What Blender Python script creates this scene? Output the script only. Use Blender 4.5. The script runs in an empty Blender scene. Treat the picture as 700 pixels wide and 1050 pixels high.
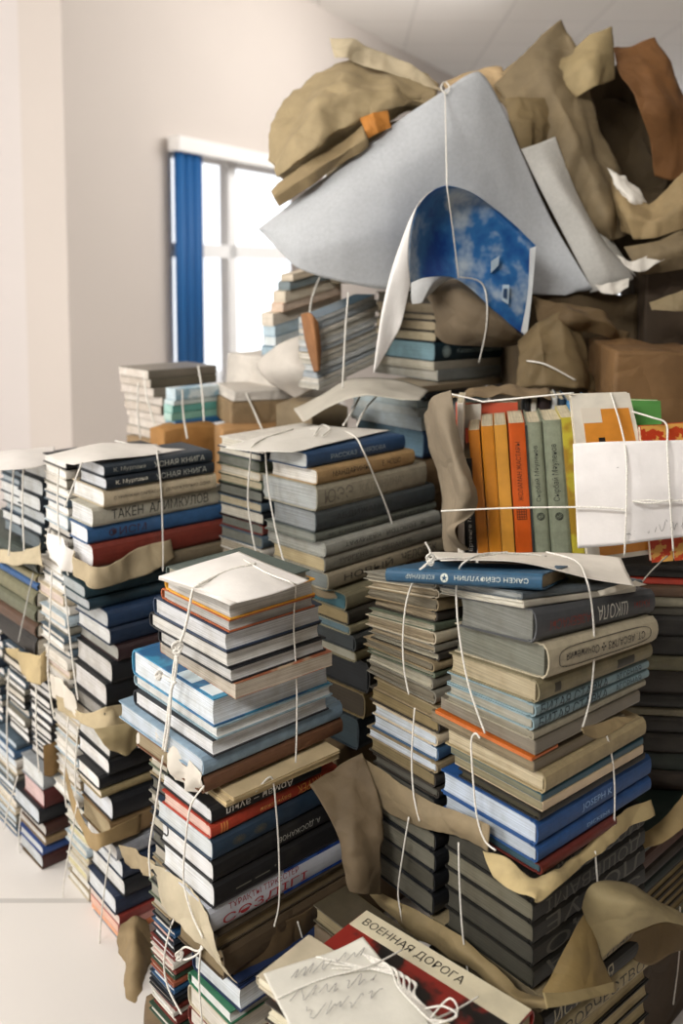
import bpy, bmesh, math, random
from mathutils import Vector, Matrix, noise
random.seed(7)
S = bpy.context.scene; COL = S.collection
# ------------------------------------------------------------------ camera geometry
H = 1.05; F = 950.0; PIT = math.radians(5); CX = 350.0; CY = 280 + F*math.tan(PIT)
FW = Vector((0, math.cos(PIT), -math.sin(PIT))); UP = Vector((0, math.sin(PIT), math.cos(PIT)))
CAM = Vector((0, 0, H))
def ray(px, py): return Vector((1,0,0))*((px-CX)/F) + UP*(-(py-CY)/F) + FW
def W(px, py, Y):
    d = ray(px, py); return CAM + d*(Y/d.y)
def reach(p, d, px):      # distance from p along horizontal direction d until image column px
    k = (px-CX)/F
    a = p.x - k*(p.y*math.cos(PIT) + (H-p.z)*math.sin(PIT)); b = d.x - k*d.y*math.cos(PIT)
    return -a/b
# ------------------------------------------------------------------ materials
def lin(c):
    if isinstance(c, str): c = [int(c[i:i+2],16)/255 for i in (0,2,4)]
    return tuple((v/12.92 if v<=.04045 else ((v+.055)/1.055)**2.4) for v in c)+(1,)
MC = {}
def nt(m):
    m.use_nodes = True; n = m.node_tree; return n, n.nodes, n.links
def N(ns, t, **k):
    n = ns.new(t)
    for a, b in k.items():
        if a in n.inputs: n.inputs[a].default_value = b
        else: setattr(n, a, b)
    return n
def mat(kind, col, col2=None):
    key = (kind, col, col2)
    if key in MC: return MC[key]
    m = bpy.data.materials.new(kind+'_'+str(col)); t, ns, lk = nt(m)
    P = ns['Principled BSDF']; tc = N(ns, 'ShaderNodeTexCoord'); mp = N(ns, 'ShaderNodeMapping'); lk.new(tc.outputs['Object'], mp.inputs['Vector'])
    c = lin(col); P.inputs['Roughness'].default_value = .6
    def ramp(fac, a, b, lo=.35, hi=.65):
        r = N(ns, 'ShaderNodeValToRGB'); r.color_ramp.elements[0].color = a; r.color_ramp.elements[1].color = b
        r.color_ramp.elements[0].position = lo; r.color_ramp.elements[1].position = hi
        lk.new(fac, r.inputs['Fac']); return r
    def sc(c, f): return (min(1,c[0]*f), min(1,c[1]*f), min(1,c[2]*f), 1)
    def noi(s, d=3, r=.6, vec=None):
        n = N(ns, 'ShaderNodeTexNoise', Scale=s, Detail=d, Roughness=r); lk.new(vec or mp.outputs[0], n.inputs['Vector']); return n
    def bump(h, st, dist=.002):
        b = N(ns, 'ShaderNodeBump', Strength=st, Distance=dist); lk.new(h, b.inputs['Height']); lk.new(b.outputs[0], P.inputs['Normal']); return b
    if kind == 'pages':
        mp.inputs['Scale'].default_value = (6, 6, 650)
        n1 = noi(1, 2, .7); mp2 = N(ns, 'ShaderNodeMapping'); mp2.inputs['Scale'].default_value = (45,45,45); lk.new(tc.outputs['Object'], mp2.inputs['Vector'])
        n2 = noi(1, 4, .6, mp2.outputs[0])
        r = ramp(n1.outputs['Fac'], sc(c,.66), sc(c,1.2), .3, .66); r2 = ramp(n2.outputs['Fac'], (.72,.68,.6,1), (1,1,1,1), .3, .6)
        mx = N(ns, 'ShaderNodeMixRGB', blend_type='MULTIPLY', Fac=.6); lk.new(r.outputs[0], mx.inputs[1]); lk.new(r2.outputs[0], mx.inputs[2])
        lk.new(mx.outputs[0], P.inputs['Base Color']); bump(n1.outputs['Fac'], .5, .0008); P.inputs['Roughness'].default_value = .85
    elif kind == 'cloth':      # hardback cover cloth, rubbed and dusty
        n1 = noi(70, 4, .7); n2 = noi(14, 4, .65)
        r = ramp(n1.outputs['Fac'], sc(c,.78), sc(c,1.15)); r2 = ramp(n2.outputs['Fac'], c, tuple(v*.75+.25*w for v,w in zip(c[:3],(.30,.27,.22)))+(1,), .55, .85)
        mx = N(ns, 'ShaderNodeMixRGB', Fac=.3); lk.new(r.outputs[0], mx.inputs[1]); lk.new(r2.outputs[0], mx.inputs[2]); lk.new(mx.outputs[0], P.inputs['Base Color'])
        n3 = noi(900, 2, .5); bump(n3.outputs['Fac'], .15, .0006); P.inputs['Roughness'].default_value = .55
    elif kind == 'gloss':      # printed paper cover
        n2 = noi(18, 4, .6); r = ramp(n2.outputs['Fac'], sc(c,.85), sc(c,1.1)); lk.new(r.outputs[0], P.inputs['Base Color']); P.inputs['Roughness'].default_value = .35
    elif kind in ('picture','pattern'):   # printed picture: patches of second colour
        n2 = noi(22 if kind=='picture' else 60, 3, .55); r = ramp(n2.outputs['Fac'], c, lin(col2), .47, .55 if kind=='picture' else .5)
        lk.new(r.outputs[0], P.inputs['Base Color']); P.inputs['Roughness'].default_value = .35
    elif kind == 'clouds':
        n2 = noi(9, 4, .6); r = ramp(n2.outputs['Fac'], c, lin(col2), .40, .66); e_ = r.color_ramp.elements.new(.52); e_.color = lin('2f6ca8')
        lk.new(r.outputs[0], P.inputs['Base Color']); P.inputs['Roughness'].default_value = .35
    elif kind == 'kraft':
        n2 = noi(9, 5, .65); r = ramp(n2.outputs['Fac'], sc(c,.72), sc(c,1.12), .3, .7)
        lk.new(r.outputs[0], P.inputs['Base Color'])
        v = N(ns, 'ShaderNodeTexVoronoi', Scale=13, feature='DISTANCE_TO_EDGE')
        mxv = N(ns, 'ShaderNodeMixRGB', Fac=.12); nn = noi(7, 2); lk.new(tc.outputs['Object'], mxv.inputs[1]); lk.new(nn.outputs['Color'], mxv.inputs[2]); lk.new(mxv.outputs[0], v.inputs['Vector'])
        n4 = noi(45, 4); ad = N(ns, 'ShaderNodeMath', operation='MULTIPLY_ADD'); lk.new(n4.outputs['Fac'], ad.inputs[0]); ad.inputs[1].default_value = .35
        mn = N(ns, 'ShaderNodeMath', operation='MINIMUM'); lk.new(v.outputs['Distance'], mn.inputs[0]); mn.inputs[1].default_value = .12
        m5 = N(ns, 'ShaderNodeMath', operation='MULTIPLY'); lk.new(mn.outputs[0], m5.inputs[0]); m5.inputs[1].default_value = 3
        lk.new(m5.outputs[0], ad.inputs[2]); bump(ad.outputs[0], .45, .006); P.inputs['Roughness'].default_value = .75
    elif kind == 'paper':
        n2 = noi(12, 5, .6); r = ramp(n2.outputs['Fac'], sc(c,.88), sc(c,1.03)); lk.new(r.outputs[0], P.inputs['Base Color'])
        n4 = noi(25, 5, .6); bump(n4.outputs['Fac'], .35, .004); P.inputs['Roughness'].default_value = .8
    elif kind == 'grease':      # greyish sheet, slightly see-through, fibrous
        n2 = noi(160, 4, .7); r = ramp(n2.outputs['Fac'], sc(c,.92), sc(c,1.04)); lk.new(r.outputs[0], P.inputs['Base Color'])
        n4 = noi(18, 5, .6); bump(n4.outputs['Fac'], .35, .006); P.inputs['Roughness'].default_value = .7
    elif kind == 'twine':
        w = N(ns, 'ShaderNodeTexNoise', Scale=600, Detail=2); lk.new(tc.outputs['Object'], w.inputs['Vector'])
        r = ramp(w.outputs['Fac'], sc(c,.75), sc(c,1.05)); lk.new(r.outputs[0], P.inputs['Base Color']); bump(w.outputs['Fac'], .6, .001); P.inputs['Roughness'].default_value = .9
    elif kind == 'plaster':
        n2 = noi(.6, 3); r = ramp(n2.outputs['Fac'], sc(c,.97), sc(c,1.02)); lk.new(r.outputs[0], P.inputs['Base Color'])
        n4 = noi(60, 4); bump(n4.outputs['Fac'], .08, .004); P.inputs['Roughness'].default_value = .9
    elif kind == 'tiles':
        b = N(ns, 'ShaderNodeTexBrick', Scale=1, offset=0.0, **{'Mortar Size':.006 if col2 is None else .004, 'Brick Width':.6, 'Row Height':.6})
        b.inputs['Color1'].default_value = c; b.inputs['Color2'].default_value = sc(c,.97); b.inputs['Mortar'].default_value = sc(c,.72)
        mp.inputs['Location'].default_value = (.14,.33,0); lk.new(mp.outputs[0], b.inputs['Vector']); lk.new(b.outputs['Color'], P.inputs['Base Color']); P.inputs['Roughness'].default_value = .45 if col2 is None else .9
    elif kind == 'ink':
        P.inputs['Base Color'].default_value = c; P.inputs['Roughness'].default_value = .5
    elif kind == 'glass':
        P.inputs['Base Color'].default_value = c; P.inputs['Roughness'].default_value = .02; P.inputs['Transmission Weight'].default_value = 1; P.inputs['IOR'].default_value = 1.01
    else:
        P.inputs['Base Color'].default_value = c
    MC[key] = m; return m
# ------------------------------------------------------------------ object helpers
def link(name, verts, faces, m, parent=None, smooth=False, fm=None):
    me = bpy.data.meshes.new(name); me.from_pydata([tuple(v) for v in verts], [], faces)
    for x in (m if isinstance(m, (list,tuple)) else [m]): me.materials.append(x)
    if fm:
        for p, k in zip(me.polygons, fm): p.material_index = k
    if smooth:
        for p in me.polygons: p.use_smooth = True
    me.validate(); me.update()
    bm = bmesh.new(); bm.from_mesh(me); bmesh.ops.recalc_face_normals(bm, faces=bm.faces); bm.to_mesh(me); bm.free()
    o = bpy.data.objects.new(name, me); COL.objects.link(o)
    if parent: o.parent = parent
    return o
def tag(o, label, cat=None, group=None, kind=None):
    o['label'] = label
    if cat: o['category'] = cat
    if group: o['group'] = group
    if kind: o['kind'] = kind
    return o
def boxv(x0,x1,y0,y1,z0,z1):
    v = [(x,y,z) for z in (z0,z1) for y in (y0,y1) for x in (x0,x1)]
    return v, [(0,1,3,2),(4,6,7,5),(0,4,5,1),(2,3,7,6),(0,2,6,4),(1,5,7,3)]
def catmull(P, n, stiff=0):
    out = []; m = len(P)
    for i in range(m-1):
        a, b, c, d = P[max(i-1,0)], P[i], P[i+1], P[min(i+2,m-1)]
        for k in range(n):
            t = k/n; q = .5*((2*b)+(c-a)*t+(2*a-5*b+4*c-d)*t*t+(3*b-3*c+d-a)*t**3); out.append(q.lerp(b.lerp(c, t), stiff))
    out.append(P[-1]); return out
def tube(pts, r, closed=False, k=6):
    V = []; Fc = []; n = len(pts)
    for i, p in enumerate(pts):
        d = (pts[min(i+1,n-1)]-pts[max(i-1,0)]); d = d.normalized() if d.length > 1e-9 else Vector((0,0,1))
        a = d.cross(Vector((.3,.2,.93))); a = a.normalized() if a.length > 1e-4 else Vector((1,0,0)); b = d.cross(a)
        for j in range(k):
            t = 2*math.pi*j/k; V.append(p+(a*math.cos(t)+b*math.sin(t))*r)
    for i in range(n-1):
        for j in range(k): Fc.append((i*k+j, i*k+(j+1)%k, (i+1)*k+(j+1)%k, (i+1)*k+j))
    Fc.append(tuple(range(k))[::-1]); Fc.append(tuple((n-1)*k+j for j in range(k)))
    return V, Fc
TW = []
def twine(paths, label, r=.0013, col='ece8df', group='white twine round the book bundles'):
    root = None
    if len(paths) > 1: root = bpy.data.objects.new('twine', None); COL.objects.link(root); root.empty_display_size = .02
    for P in paths:
        v, f = tube(catmull([Vector(p) for p in P], 8), r); o = link('strand' if root else 'twine', v, f, mat('twine', col), root, smooth=True)
    return tag(root or o, label, 'twine', group)
# ------------------------------------------------------------------ books
def bulge(z, t, b): 
    u = (z/t-.5)*2; return b*max(0,1-u*u)
def hard_cover(l, w, t, soft, sp):
    """cover wrapped round the block: local x along spine, y from spine (0) to fore edge (w)"""
    th = .0007 if soft else .0017
    bl = 0 if soft else sp
    out = [(w, t)]
    if not soft: out += [(.009, t), (.0055, t-.0011), (.002, t-.0002)]
    else: out += [(.0008, t)]
    for i in range(1, 6):
        z = t*(1-i/6); out.append((-bulge(z, t, bl), z))
    if not soft: out += [(.002, .0002), (.0055, .0011), (.009, 0)]
    else: out += [(.0008, 0)]
    out += [(w, 0)]
    n = len(out); inn = []
    for i, (y, z) in enumerate(out):
        zz = min(max(z, th), t-th)
        if abs(z-t) < .0015 and i < n/2: zz = z-th
        if z < .0015 and i > n/2: zz = z+th
        inn.append((y if (i in (0, n-1)) else max(y+th, th-bl) if y < .003 else y, zz))
    V = []; Fc = []
    for x in (0, l):
        for (y, z) in out: V.append((x, y, z))
        for (y, z) in inn: V.append((x, y, z))
    O0, I0, O1, I1 = 0, n, 2*n, 3*n
    for i in range(n-1):
        Fc += [(O0+i, O0+i+1, O1+i+1, O1+i), (I0+i, I1+i, I1+i+1, I0+i+1), (O0+i, I0+i, I0+i+1, O0+i+1), (O1+i, O1+i+1, I1+i+1, I1+i)]
    Fc += [(O0, O1, I1, I0), (O0+n-1, I0+n-1, I1+n-1, O1+n-1)]
    return V, Fc
def page_block(l, w, t, soft, rag=0):
    th = .0007 if soft else .0017; o = .0002 if soft else .0022
    z0, z1 = th*.98, t-th*.98; prof = []
    k = 5
    for i in range(k+1):
        z = z0+(z1-z0)*i/k; u = (i/k-.5)*2
        prof.append((w-o-(0 if soft else .0025*(1-u*u)) + random.uniform(-rag,rag), z))
    for i in range(k, -1, -1):
        z = z0+(z1-z0)*i/k; prof.append((th+.0008, z))
    V = []; n = len(prof); xs = 7
    for a in range(xs+1):
        x = o+(l-2*o)*a/xs
        for i, (y, z) in enumerate(prof):
            ex = random.uniform(-rag, rag) if a in (0, xs) and rag else 0
            V.append((x+ex, y, z))
    Fc = [(a*n+i, a*n+(i+1)%n, (a+1)*n+(i+1)%n, (a+1)*n+i) for a in range(xs) for i in range(n)]
    h = k+1
    for base in (0, xs*n):
        for i in range(k): Fc.append((base+i, base+i+1, base+2*h-2-i, base+2*h-1-i))
    return V, Fc
def text_mesh(s, font=None):
    cu = bpy.data.curves.new('t', 'FONT'); cu.body = s; cu.resolution_u = 2; cu.fill_mode = 'FRONT'
    o = bpy.data.objects.new('t', cu); COL.objects.link(o)
    dg = bpy.context.evaluated_depsgraph_get(); me = bpy.data.meshes.new_from_object(o.evaluated_get(dg))
    COL.objects.unlink(o); bpy.data.objects.remove(o); bpy.data.curves.remove(cu)
    return me
def lettering(root, s, col, x0, x1, z0, z1, t, sp, flip=False, name='title_lettering', slant=0, bold=0):
    me = text_mesh(s)
    if not len(me.vertices): return
    ys = [v.co.y for v in me.vertices]; bm = bmesh.new(); bm.from_mesh(me)
    for k in range(1, 6):
        yy = min(ys)+(max(ys)-min(ys))*k/6
        bmesh.ops.bisect_plane(bm, geom=bm.verts[:]+bm.edges[:]+bm.faces[:], plane_co=(0,yy,0), plane_no=(0,1,0))
    bm.to_mesh(me); bm.free(); vs = [v.co.copy() for v in me.vertices]
    a0 = min(v.x for v in vs); a1 = max(v.x for v in vs); b0 = min(v.y for v in vs); b1 = max(v.y for v in vs)
    for v, c in zip(me.vertices, vs):
        fx = (c.x-a0)/(a1-a0); fy = (c.y-b0)/max(1e-6, b1-b0)
        if flip: fx, fy = 1-fx, 1-fy
        x = x0+(x1-x0)*fx+slant*fy; z = z0+(z1-z0)*fy
        v.co = (x, -bulge(z, t, sp)-.00035, z)
    me.materials.clear(); me.materials.append(mat('ink', col))
    o = bpy.data.objects.new(name, me); COL.objects.link(o); o.parent = root
    return o
ORD = ['topmost','second','third','fourth','fifth','sixth','seventh','eighth','ninth','tenth','eleventh','twelfth','thirteenth','fourteenth','fifteenth','sixteenth','seventeenth','eighteenth','nineteenth','twentieth']
BOOKS = []
def book(loc, ang, l, w, t, cover, pages='d9d3c6', soft=False, sp=None, label='book', group=None, rag=0, ck=None, col2=None, rot=0, tilt=0, cat='book', name='book', stripe=None):
    """loc = world position of the spine's near bottom end; ang = world angle of local x"""
    r = bpy.data.objects.new(name, None); COL.objects.link(r); r.empty_display_size = .02
    sp = (.003 if t > .012 else .0012) if sp is None else sp
    if soft: sp = 0
    Mx = Matrix.Translation(loc) @ Matrix.Rotation(ang, 4, 'Z')
    if rot or tilt:
        c = Vector((l/2, w/2, 0)); Mx = Mx @ Matrix.Translation(c) @ Matrix.Rotation(rot, 4, 'Z') @ Matrix.Rotation(tilt, 4, 'X') @ Matrix.Translation(-c)
    r.matrix_world = Mx
    tag(r, label, cat, group)
    v, f = hard_cover(l, w, t, soft, sp)
    link('cover', v, f, mat(ck or ('gloss' if soft else 'cloth'), cover, col2), r)
    v, f = page_block(l, w, t, soft, rag)
    link('page_block', v, f, mat('pages', pages), r)
    r['_t'] = t; r['_l'] = l; r['_w'] = w; r['_s'] = sp
    BOOKS.append(r); return r
def title(r, s, col, a=.1, b=.9, c=.3, d=.7, flip=False, **k):
    t, l = r['_t'], r['_l']; return lettering(r, s, col, a*l, b*l, c*t, d*t, t, r['_s'], flip, **k)
def dirs(yaw):
    a = math.radians(yaw)
    return Vector((math.cos(a), math.sin(a), 0)), Vector((-math.sin(a), math.cos(a), 0))   # R (along the right face), L (along the left face)
def place(P, yaw, z, l, w, t, side, **k):
    """P front corner (xy) ; side = which way the spine faces: R / X (fore edge on right face) / L / LX"""
    R, L = dirs(yaw); A = math.radians(yaw); b = Vector((P.x, P.y, z))
    if side == 'R': return book(b, A, l, w, t, **k)
    if side == 'X': return book(b+R*l+L*w, A+math.pi, l, w, t, **k)
    if side == 'L': return book(b+L*w, A-math.pi/2, w, l, t, **k)     # spine along L
    return book(b+R*l, A+math.pi/2, w, l, t, **k)
GAP = .0003
def pile(place_s, group, Z, yaw, ytop, books, pr, pl, jit=.0015, zbot=None):
    """books: dicts top to bottom. y = image row of its lower edge at the front corner; pc = column of the corner; measured lengths solved in 3D"""
    R, L = dirs(yaw); out = []; zt = W(books[0]['pc'], ytop, Z).z; pc = None; n = len(books)
    for i, bk in enumerate(books):
        pc = bk.get('pc', pc); pr = bk.get('pr', pr); pl = bk.get('pl', pl)
        P = W(pc, bk['y'], Z); zb = P.z; t = zt-zb
        if i == n-1 and zbot is not None: zb = zbot; t = zt-zb
        l = bk.get('l') or reach(P, R, pr); w = bk.get('w') or reach(P, L, pl)
        ordn = ORD[i] + (' from top' if i else ' book') if i < n-1 or n < 3 else 'lowest book'
        lab = '%s, %s of %s' % (bk['d'], ordn, place_s)
        o = place(P, yaw, zb, l, w, t-GAP, bk.get('s', 'R'), cover=bk['c'], pages=bk.get('p', 'd9d3c6'), soft=bk.get('soft', False), label=lab, group=group,
              rag=bk.get('rag', 0), ck=bk.get('ck'), col2=bk.get('c2'), sp=bk.get('sp'), rot=math.radians(bk.get('rot', random.uniform(-.8,.8))), name=bk.get('n', 'book'), cat='book')
        for a in bk.get('tx', []): title(o, *a[0], **a[1])
        out.append(o); zt = zb
    return out, zt
CN = {'1f2a38':'navy','14161a':'black','2c3b44':'dark teal','6b2a22':'maroon','4a5a66':'slate','b8ad96':'beige','8a7a5e':'tan','cfcac0':'off-white','3c5a7a':'blue','57604f':'olive','7a766a':'grey','a9b7bf':'pale blue','35302a':'dark brown','c7b9a0':'cream','8a4b35':'rust','2e4636':'dark green'}
def auto(place_s, group, P, yaw, l, w, z0, z1, cols, tmin=.010, tmax=.02, side='R', pages=None, soft=False, jit=.004, rag=0, wj=.012, push=None, rotj=1.2):
    """fills a pile from z1 down to z0 with books of random thickness. P front corner (xy)"""
    R, L = dirs(yaw); ts = []; tot = z1-z0
    while sum(ts) < tot: ts.append(random.uniform(tmin, tmax))
    k = tot/sum(ts); ts = [t*k for t in ts]; z = z1; n = len(ts); out = []
    for i, t in enumerate(ts):
        z -= t; c = cols[i % len(cols)] if push is None else random.choice(cols)
        du = random.uniform(0, jit); dv = random.uniform(0, jit*.5); ww = w-random.uniform(0, wj)-dv; ll = l-random.uniform(0, wj)-du
        pg = random.choice(pages or ['d9d3c6','cfc8ba','e4dfd5'])
        ordn = ORD[min(i,19)] + (' from top' if i else '') if i < n-1 else 'lowest'
        lab = '%s %s, %s of %s' % (CN.get(c, 'dull'), 'booklet' if soft else 'hardback', ordn, place_s)
        out.append(place(Vector((P.x,P.y,0))+R*du+L*dv, yaw, z, ll, ww, t-GAP, side, cover=c, pages=pg, soft=soft, label=lab, group=group, rag=rag, rot=math.radians(random.uniform(-rotj,rotj))))
    return out
# ------------------------------------------------------------------ sheets
_rd = random.Random(3); TD = [(Vector((_rd.gauss(0,1),_rd.gauss(0,1),_rd.gauss(0,1))).normalized(), f, w) for f, w in ((.55,.9),(.8,.7),(1.25,.45),(1.9,.3),(2.9,.18),(4.1,.10))]
def _h(i, j, k):
    n = (i*374761393 + j*668265263 + k*2147483647 + 1013904223) & 0xffffffff
    n = ((n ^ (n >> 13))*1274126177) & 0xffffffff
    return ((n ^ (n >> 16)) & 0xffff)/32767.5-1
def vnoise(q):
    i, j, k = math.floor(q.x), math.floor(q.y), math.floor(q.z); x, y, z = q.x-i, q.y-j, q.z-k
    x, y, z = x*x*(3-2*x), y*y*(3-2*y), z*z*(3-2*z); m = lambda a, b, t: a+(b-a)*t
    return m(m(m(_h(i,j,k),_h(i+1,j,k),x), m(_h(i,j+1,k),_h(i+1,j+1,k),x), y), m(m(_h(i,j,k+1),_h(i+1,j,k+1),x), m(_h(i,j+1,k+1),_h(i+1,j+1,k+1),x), y), z)
def tri(x): x = x % 1.0; return 1-4*abs(x-.5)
def creases(q):
    r = q*.35; q = q + Vector((vnoise(r), vnoise(r+Vector((17.3,0,0))), vnoise(r+Vector((0,31.7,0)))))*.6
    h = 0
    for k, (d, f, w) in enumerate(TD):
        h += w*tri(q.dot(d)*f*.5+.37*k)*(.45+.75*abs(vnoise(q*.4+Vector((k*5.3,0,0)))))
    return h
def sheet(name, rows, m, label, cat='wrapping paper', crumple=.004, cs=9, thick=.0007, n=9, group=None, seed=0, ridge=True, stiff=0, parent=None):
    """rows of (px,py,Y) or Vectors -> smooth curved sheet with creases"""
    if name in ('kraft_wrap','torn_paper') and cs >= 13: cs *= 2.4
    R_ = [[p if isinstance(p, Vector) else W(*p) for p in r] for r in rows]
    R_ = [catmull(r, n, stiff) for r in R_]; cols = list(zip(*R_)); cols = [catmull(list(c), n, stiff) for c in cols]
    g = list(zip(*cols)); nr, nc = len(g), len(g[0]); V = []
    for i in range(nr):
        for j in range(nc):
            p = g[i][j]; a = g[i][min(j+1,nc-1)]-g[i][max(j-1,0)]; b = g[min(i+1,nr-1)][j]-g[max(i-1,0)][j]
            nn = a.cross(b); nn = nn.normalized() if nn.length > 1e-9 else Vector((0,0,1))
            q = p*cs+Vector((seed*3.1, seed*1.7, 0))
            h = creases(q)
            V.append(p+nn*h*crumple)
    Fc = [(i*nc+j, i*nc+j+1, (i+1)*nc+j+1, (i+1)*nc+j) for i in range(nr-1) for j in range(nc-1)]
    o = link(name, V, Fc, m, parent, smooth=True)
    md = o.modifiers.new('Solidify', 'SOLIDIFY'); md.thickness = thick; md.offset = 0
    if not parent: tag(o, label, cat, group)
    return o
def parcel(P, yaw, l, w, z0, z1, label, col='8a7355', seed=0, crumple=.006, group=None, name='paper_parcel'):
    """a bundle wrapped in paper: closed rounded box with creases and pointed folds"""
    R, L = dirs(yaw); bm = bmesh.new(); bmesh.ops.create_cube(bm, size=1)
    bmesh.ops.subdivide_edges(bm, edges=bm.edges, cuts=23, use_grid_fill=True)
    for v in bm.verts:
        c = v.co.copy(); k = max(abs(c.x),abs(c.y),abs(c.z)); q = c.normalized()*.62
        c = c*.9+ (c if c.length < .62 else q)*.1
        p = Vector((P.x,P.y,0)) + R*(c.x+.5)*l + L*(c.y+.5)*w; p.z = z0+(c.z+.5)*(z1-z0)
        if c.z > -.4:
            d = Vector((c.x,c.y,c.z)).normalized(); d = R*d.x+L*d.y+Vector((0,0,d.z)); h = creases(p*9+Vector((seed,0,0)))*1.1
            p += d*h*crumple*(1 if c.z > -.3 else .4)
        v.co = p
    me = bpy.data.meshes.new(name); bm.to_mesh(me); bm.free(); me.materials.append(mat('kraft', col))
    for p in me.polygons: p.use_smooth = True
    o = bpy.data.objects.new(name, me); COL.objects.link(o); return tag(o, label, 'parcel', group)
WORLD, EXPO = 1.5, 0.25
LIGHTS = [((-1.3,-1.0,2.55), (0,1.2,1.0), 1.0, .7, 74), ((-3.4,.8,1.5), (0.2,2.6,1.9), 1.6, 1.4, 72), ((1.2,4.6,2.45), (-1.2,4.6,1.3), 1.5, 1.0, 42)]  # unseen lamps: stand-ins for daylight from the left, plus added back-wall fill
# ================================================================== ROOM
def hitz(px, py, z):
    d = ray(px, py); return CAM + d*((z-H)/d.z)
CZ = 2.7; Q = hitz(314, 0, CZ); WD = Vector((.466,.885,0)).normalized(); WN = Vector((-WD.y, WD.x, 0))
def hitw(px, py):
    d = ray(px, py); n = Vector((WD.y, -WD.x, 0)); return CAM + d*((Q-CAM).dot(n)/d.dot(n))
def ws(px): return (hitw(px, 300)-Q).dot(WD)
def wallbox(s0, s1, z0, z1, d0=0, d1=.25):   # d positive = outwards
    V = []; b = Vector((Q.x, Q.y, 0))
    for z in (z0,z1):
        for d in (d0,d1):
            for s in (s0,s1): p = b+WD*s+WN*d; V.append((p.x,p.y,z))
    return V, [(0,1,3,2),(4,6,7,5),(0,4,5,1),(2,3,7,6),(0,2,6,4),(1,5,7,3)]
def merge(L_):
    V = []; Fc = []
    for v, f in L_:
        o = len(V); V += list(v); Fc += [tuple(i+o for i in q) for q in f]
    return V, Fc
WALL = 'd6cdc6'
sc_, s0, s1 = ws(70), ws(175), ws(332); zt = hitw(174, 145).z; zb = .22
v, f = merge([wallbox(sc_, s0, 0, CZ), wallbox(s0, s1, zt, CZ), wallbox(s0, s1, 0, zb), wallbox(s1, s1+9, 0, CZ)])
tag(link('wall_back', v, f, mat('plaster', WALL)), 'cream plaster wall holding the tall window', kind='structure')
pc = Vector((Q.x,Q.y,0))+WD*sc_; e = pc+WN*2.6
v, f = boxv(0,1,0,1,0,1)
V = [pc+WN*(.003+4.2*y)+WD*(.002+.2*x)+Vector((0,0,CZ*z)) for (x,y,z) in v]
tag(link('wall_left', V, f, mat('plaster', 'dcd5d2')), 'plaster wall face at the far left, painted lighter where light falls', kind='structure')  # paler colour paints in the light this face catches from the left
v, f = boxv(-5.5, 4.5, -2.2, 10, -.05, 0)
tag(link('floor', v, f, mat('tiles', 'e0dbd6')), 'pale tiled floor', kind='structure')
v, f = boxv(-5.5, 4.5, -2.2, 10, CZ, CZ+.05)
tag(link('ceiling', v, f, mat('tiles', 'f7f3ee', 'c')), 'white panelled ceiling', kind='structure')
v, f = boxv(4.5, 4.6, -2.2, 10, 0, CZ); tag(link('unseen_wall_right', v, f, mat('plaster', '5f5850')), 'unseen dark taupe wall on the right, darkened to cut bounced light', kind='structure')  # unseen wall added to shape the light, coloured dark against bounce
v, f = boxv(-5.5, 4.5, -2.3, -2.2, 0, CZ); tag(link('unseen_wall_front', v, f, mat('plaster', '5f5850')), 'unseen dark taupe wall behind the viewer, darkened to cut bounced light', kind='structure')  # also out of view and kept dark, so less light bounces forward
v, f = boxv(-5.6, -5.5, -2.2, 10, 0, CZ); tag(link('unseen_wall_side', v, f, mat('plaster', WALL)), 'unseen cream plaster wall added at the far side to block sky light', kind='structure')  # added out of view to close the open side and lower ambient light
# window
win = bpy.data.objects.new('window_1', None); COL.objects.link(win); tag(win, 'tall white framed window, overexposed by outdoor light', kind='structure')
fr = [wallbox(s0, s1, zt-.06, zt, .03, .09), wallbox(s0, s1, zb, zb+.06, .03, .09), wallbox(s0, s0+.06, zb, zt, .03, .09), wallbox(s1-.06, s1, zb, zt, .03, .09)]
sm = ws(240); zc = hitw(240, 258).z
fr += [wallbox(sm, sm+.07, zb, zt, .03, .09), wallbox(s0, s1, zc-.035, zc+.035, .03, .09)]

link('window_frame', *merge(fr), mat('paint', 'ffffff'), win)
link('window_pane', *merge([wallbox(s0+.05, s1-.05, zb+.05, zt-.05, .058, .062)]), mat('glass', 'ffffff'), win)
v, f = wallbox(s0-.05, s1+.05, zb-.04, zb, -.12, .1); link('window_sill', v, f, mat('paint','f0eeea'), win)
# blind
bl = bpy.data.objects.new('vertical_blind', None); COL.objects.link(bl); tag(bl, 'royal blue fabric blind bunched at the left side of the window', 'blind')
z1 = hitw(174,141).z; z0 = hitw(174,156).z
link('head_rail', *wallbox(s0-.03, s1, z0, z1, -.09, -.02), mat('paint','f6f4f2'), bl)
bs0 = ws(172); bs1 = ws(200); K = 7
V = []; Fc = []
npt = 29
for zz in (.3, z0):
    for d in (0, .004):
        for i in range(npt):
            u = i/(npt-1); s = bs0+(bs1-bs0)*u; dd = -.055+.014*math.sin(u*math.pi*7)+d
            p = Vector((Q.x,Q.y,0))+WD*s+WN*dd; V.append((p.x,p.y,zz))
for i in range(npt-1):
    for a, b in ((0,2),(1,3)): Fc.append((a*npt+i, a*npt+i+1, b*npt+i+1, b*npt+i))
    for a, b in ((0,1),(2,3)): Fc.append((a*npt+i, a*npt+i+1, b*npt+i+1, b*npt+i))
link('fabric', V, Fc, mat('cl','1f66a6'), bl, smooth=True)
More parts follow.
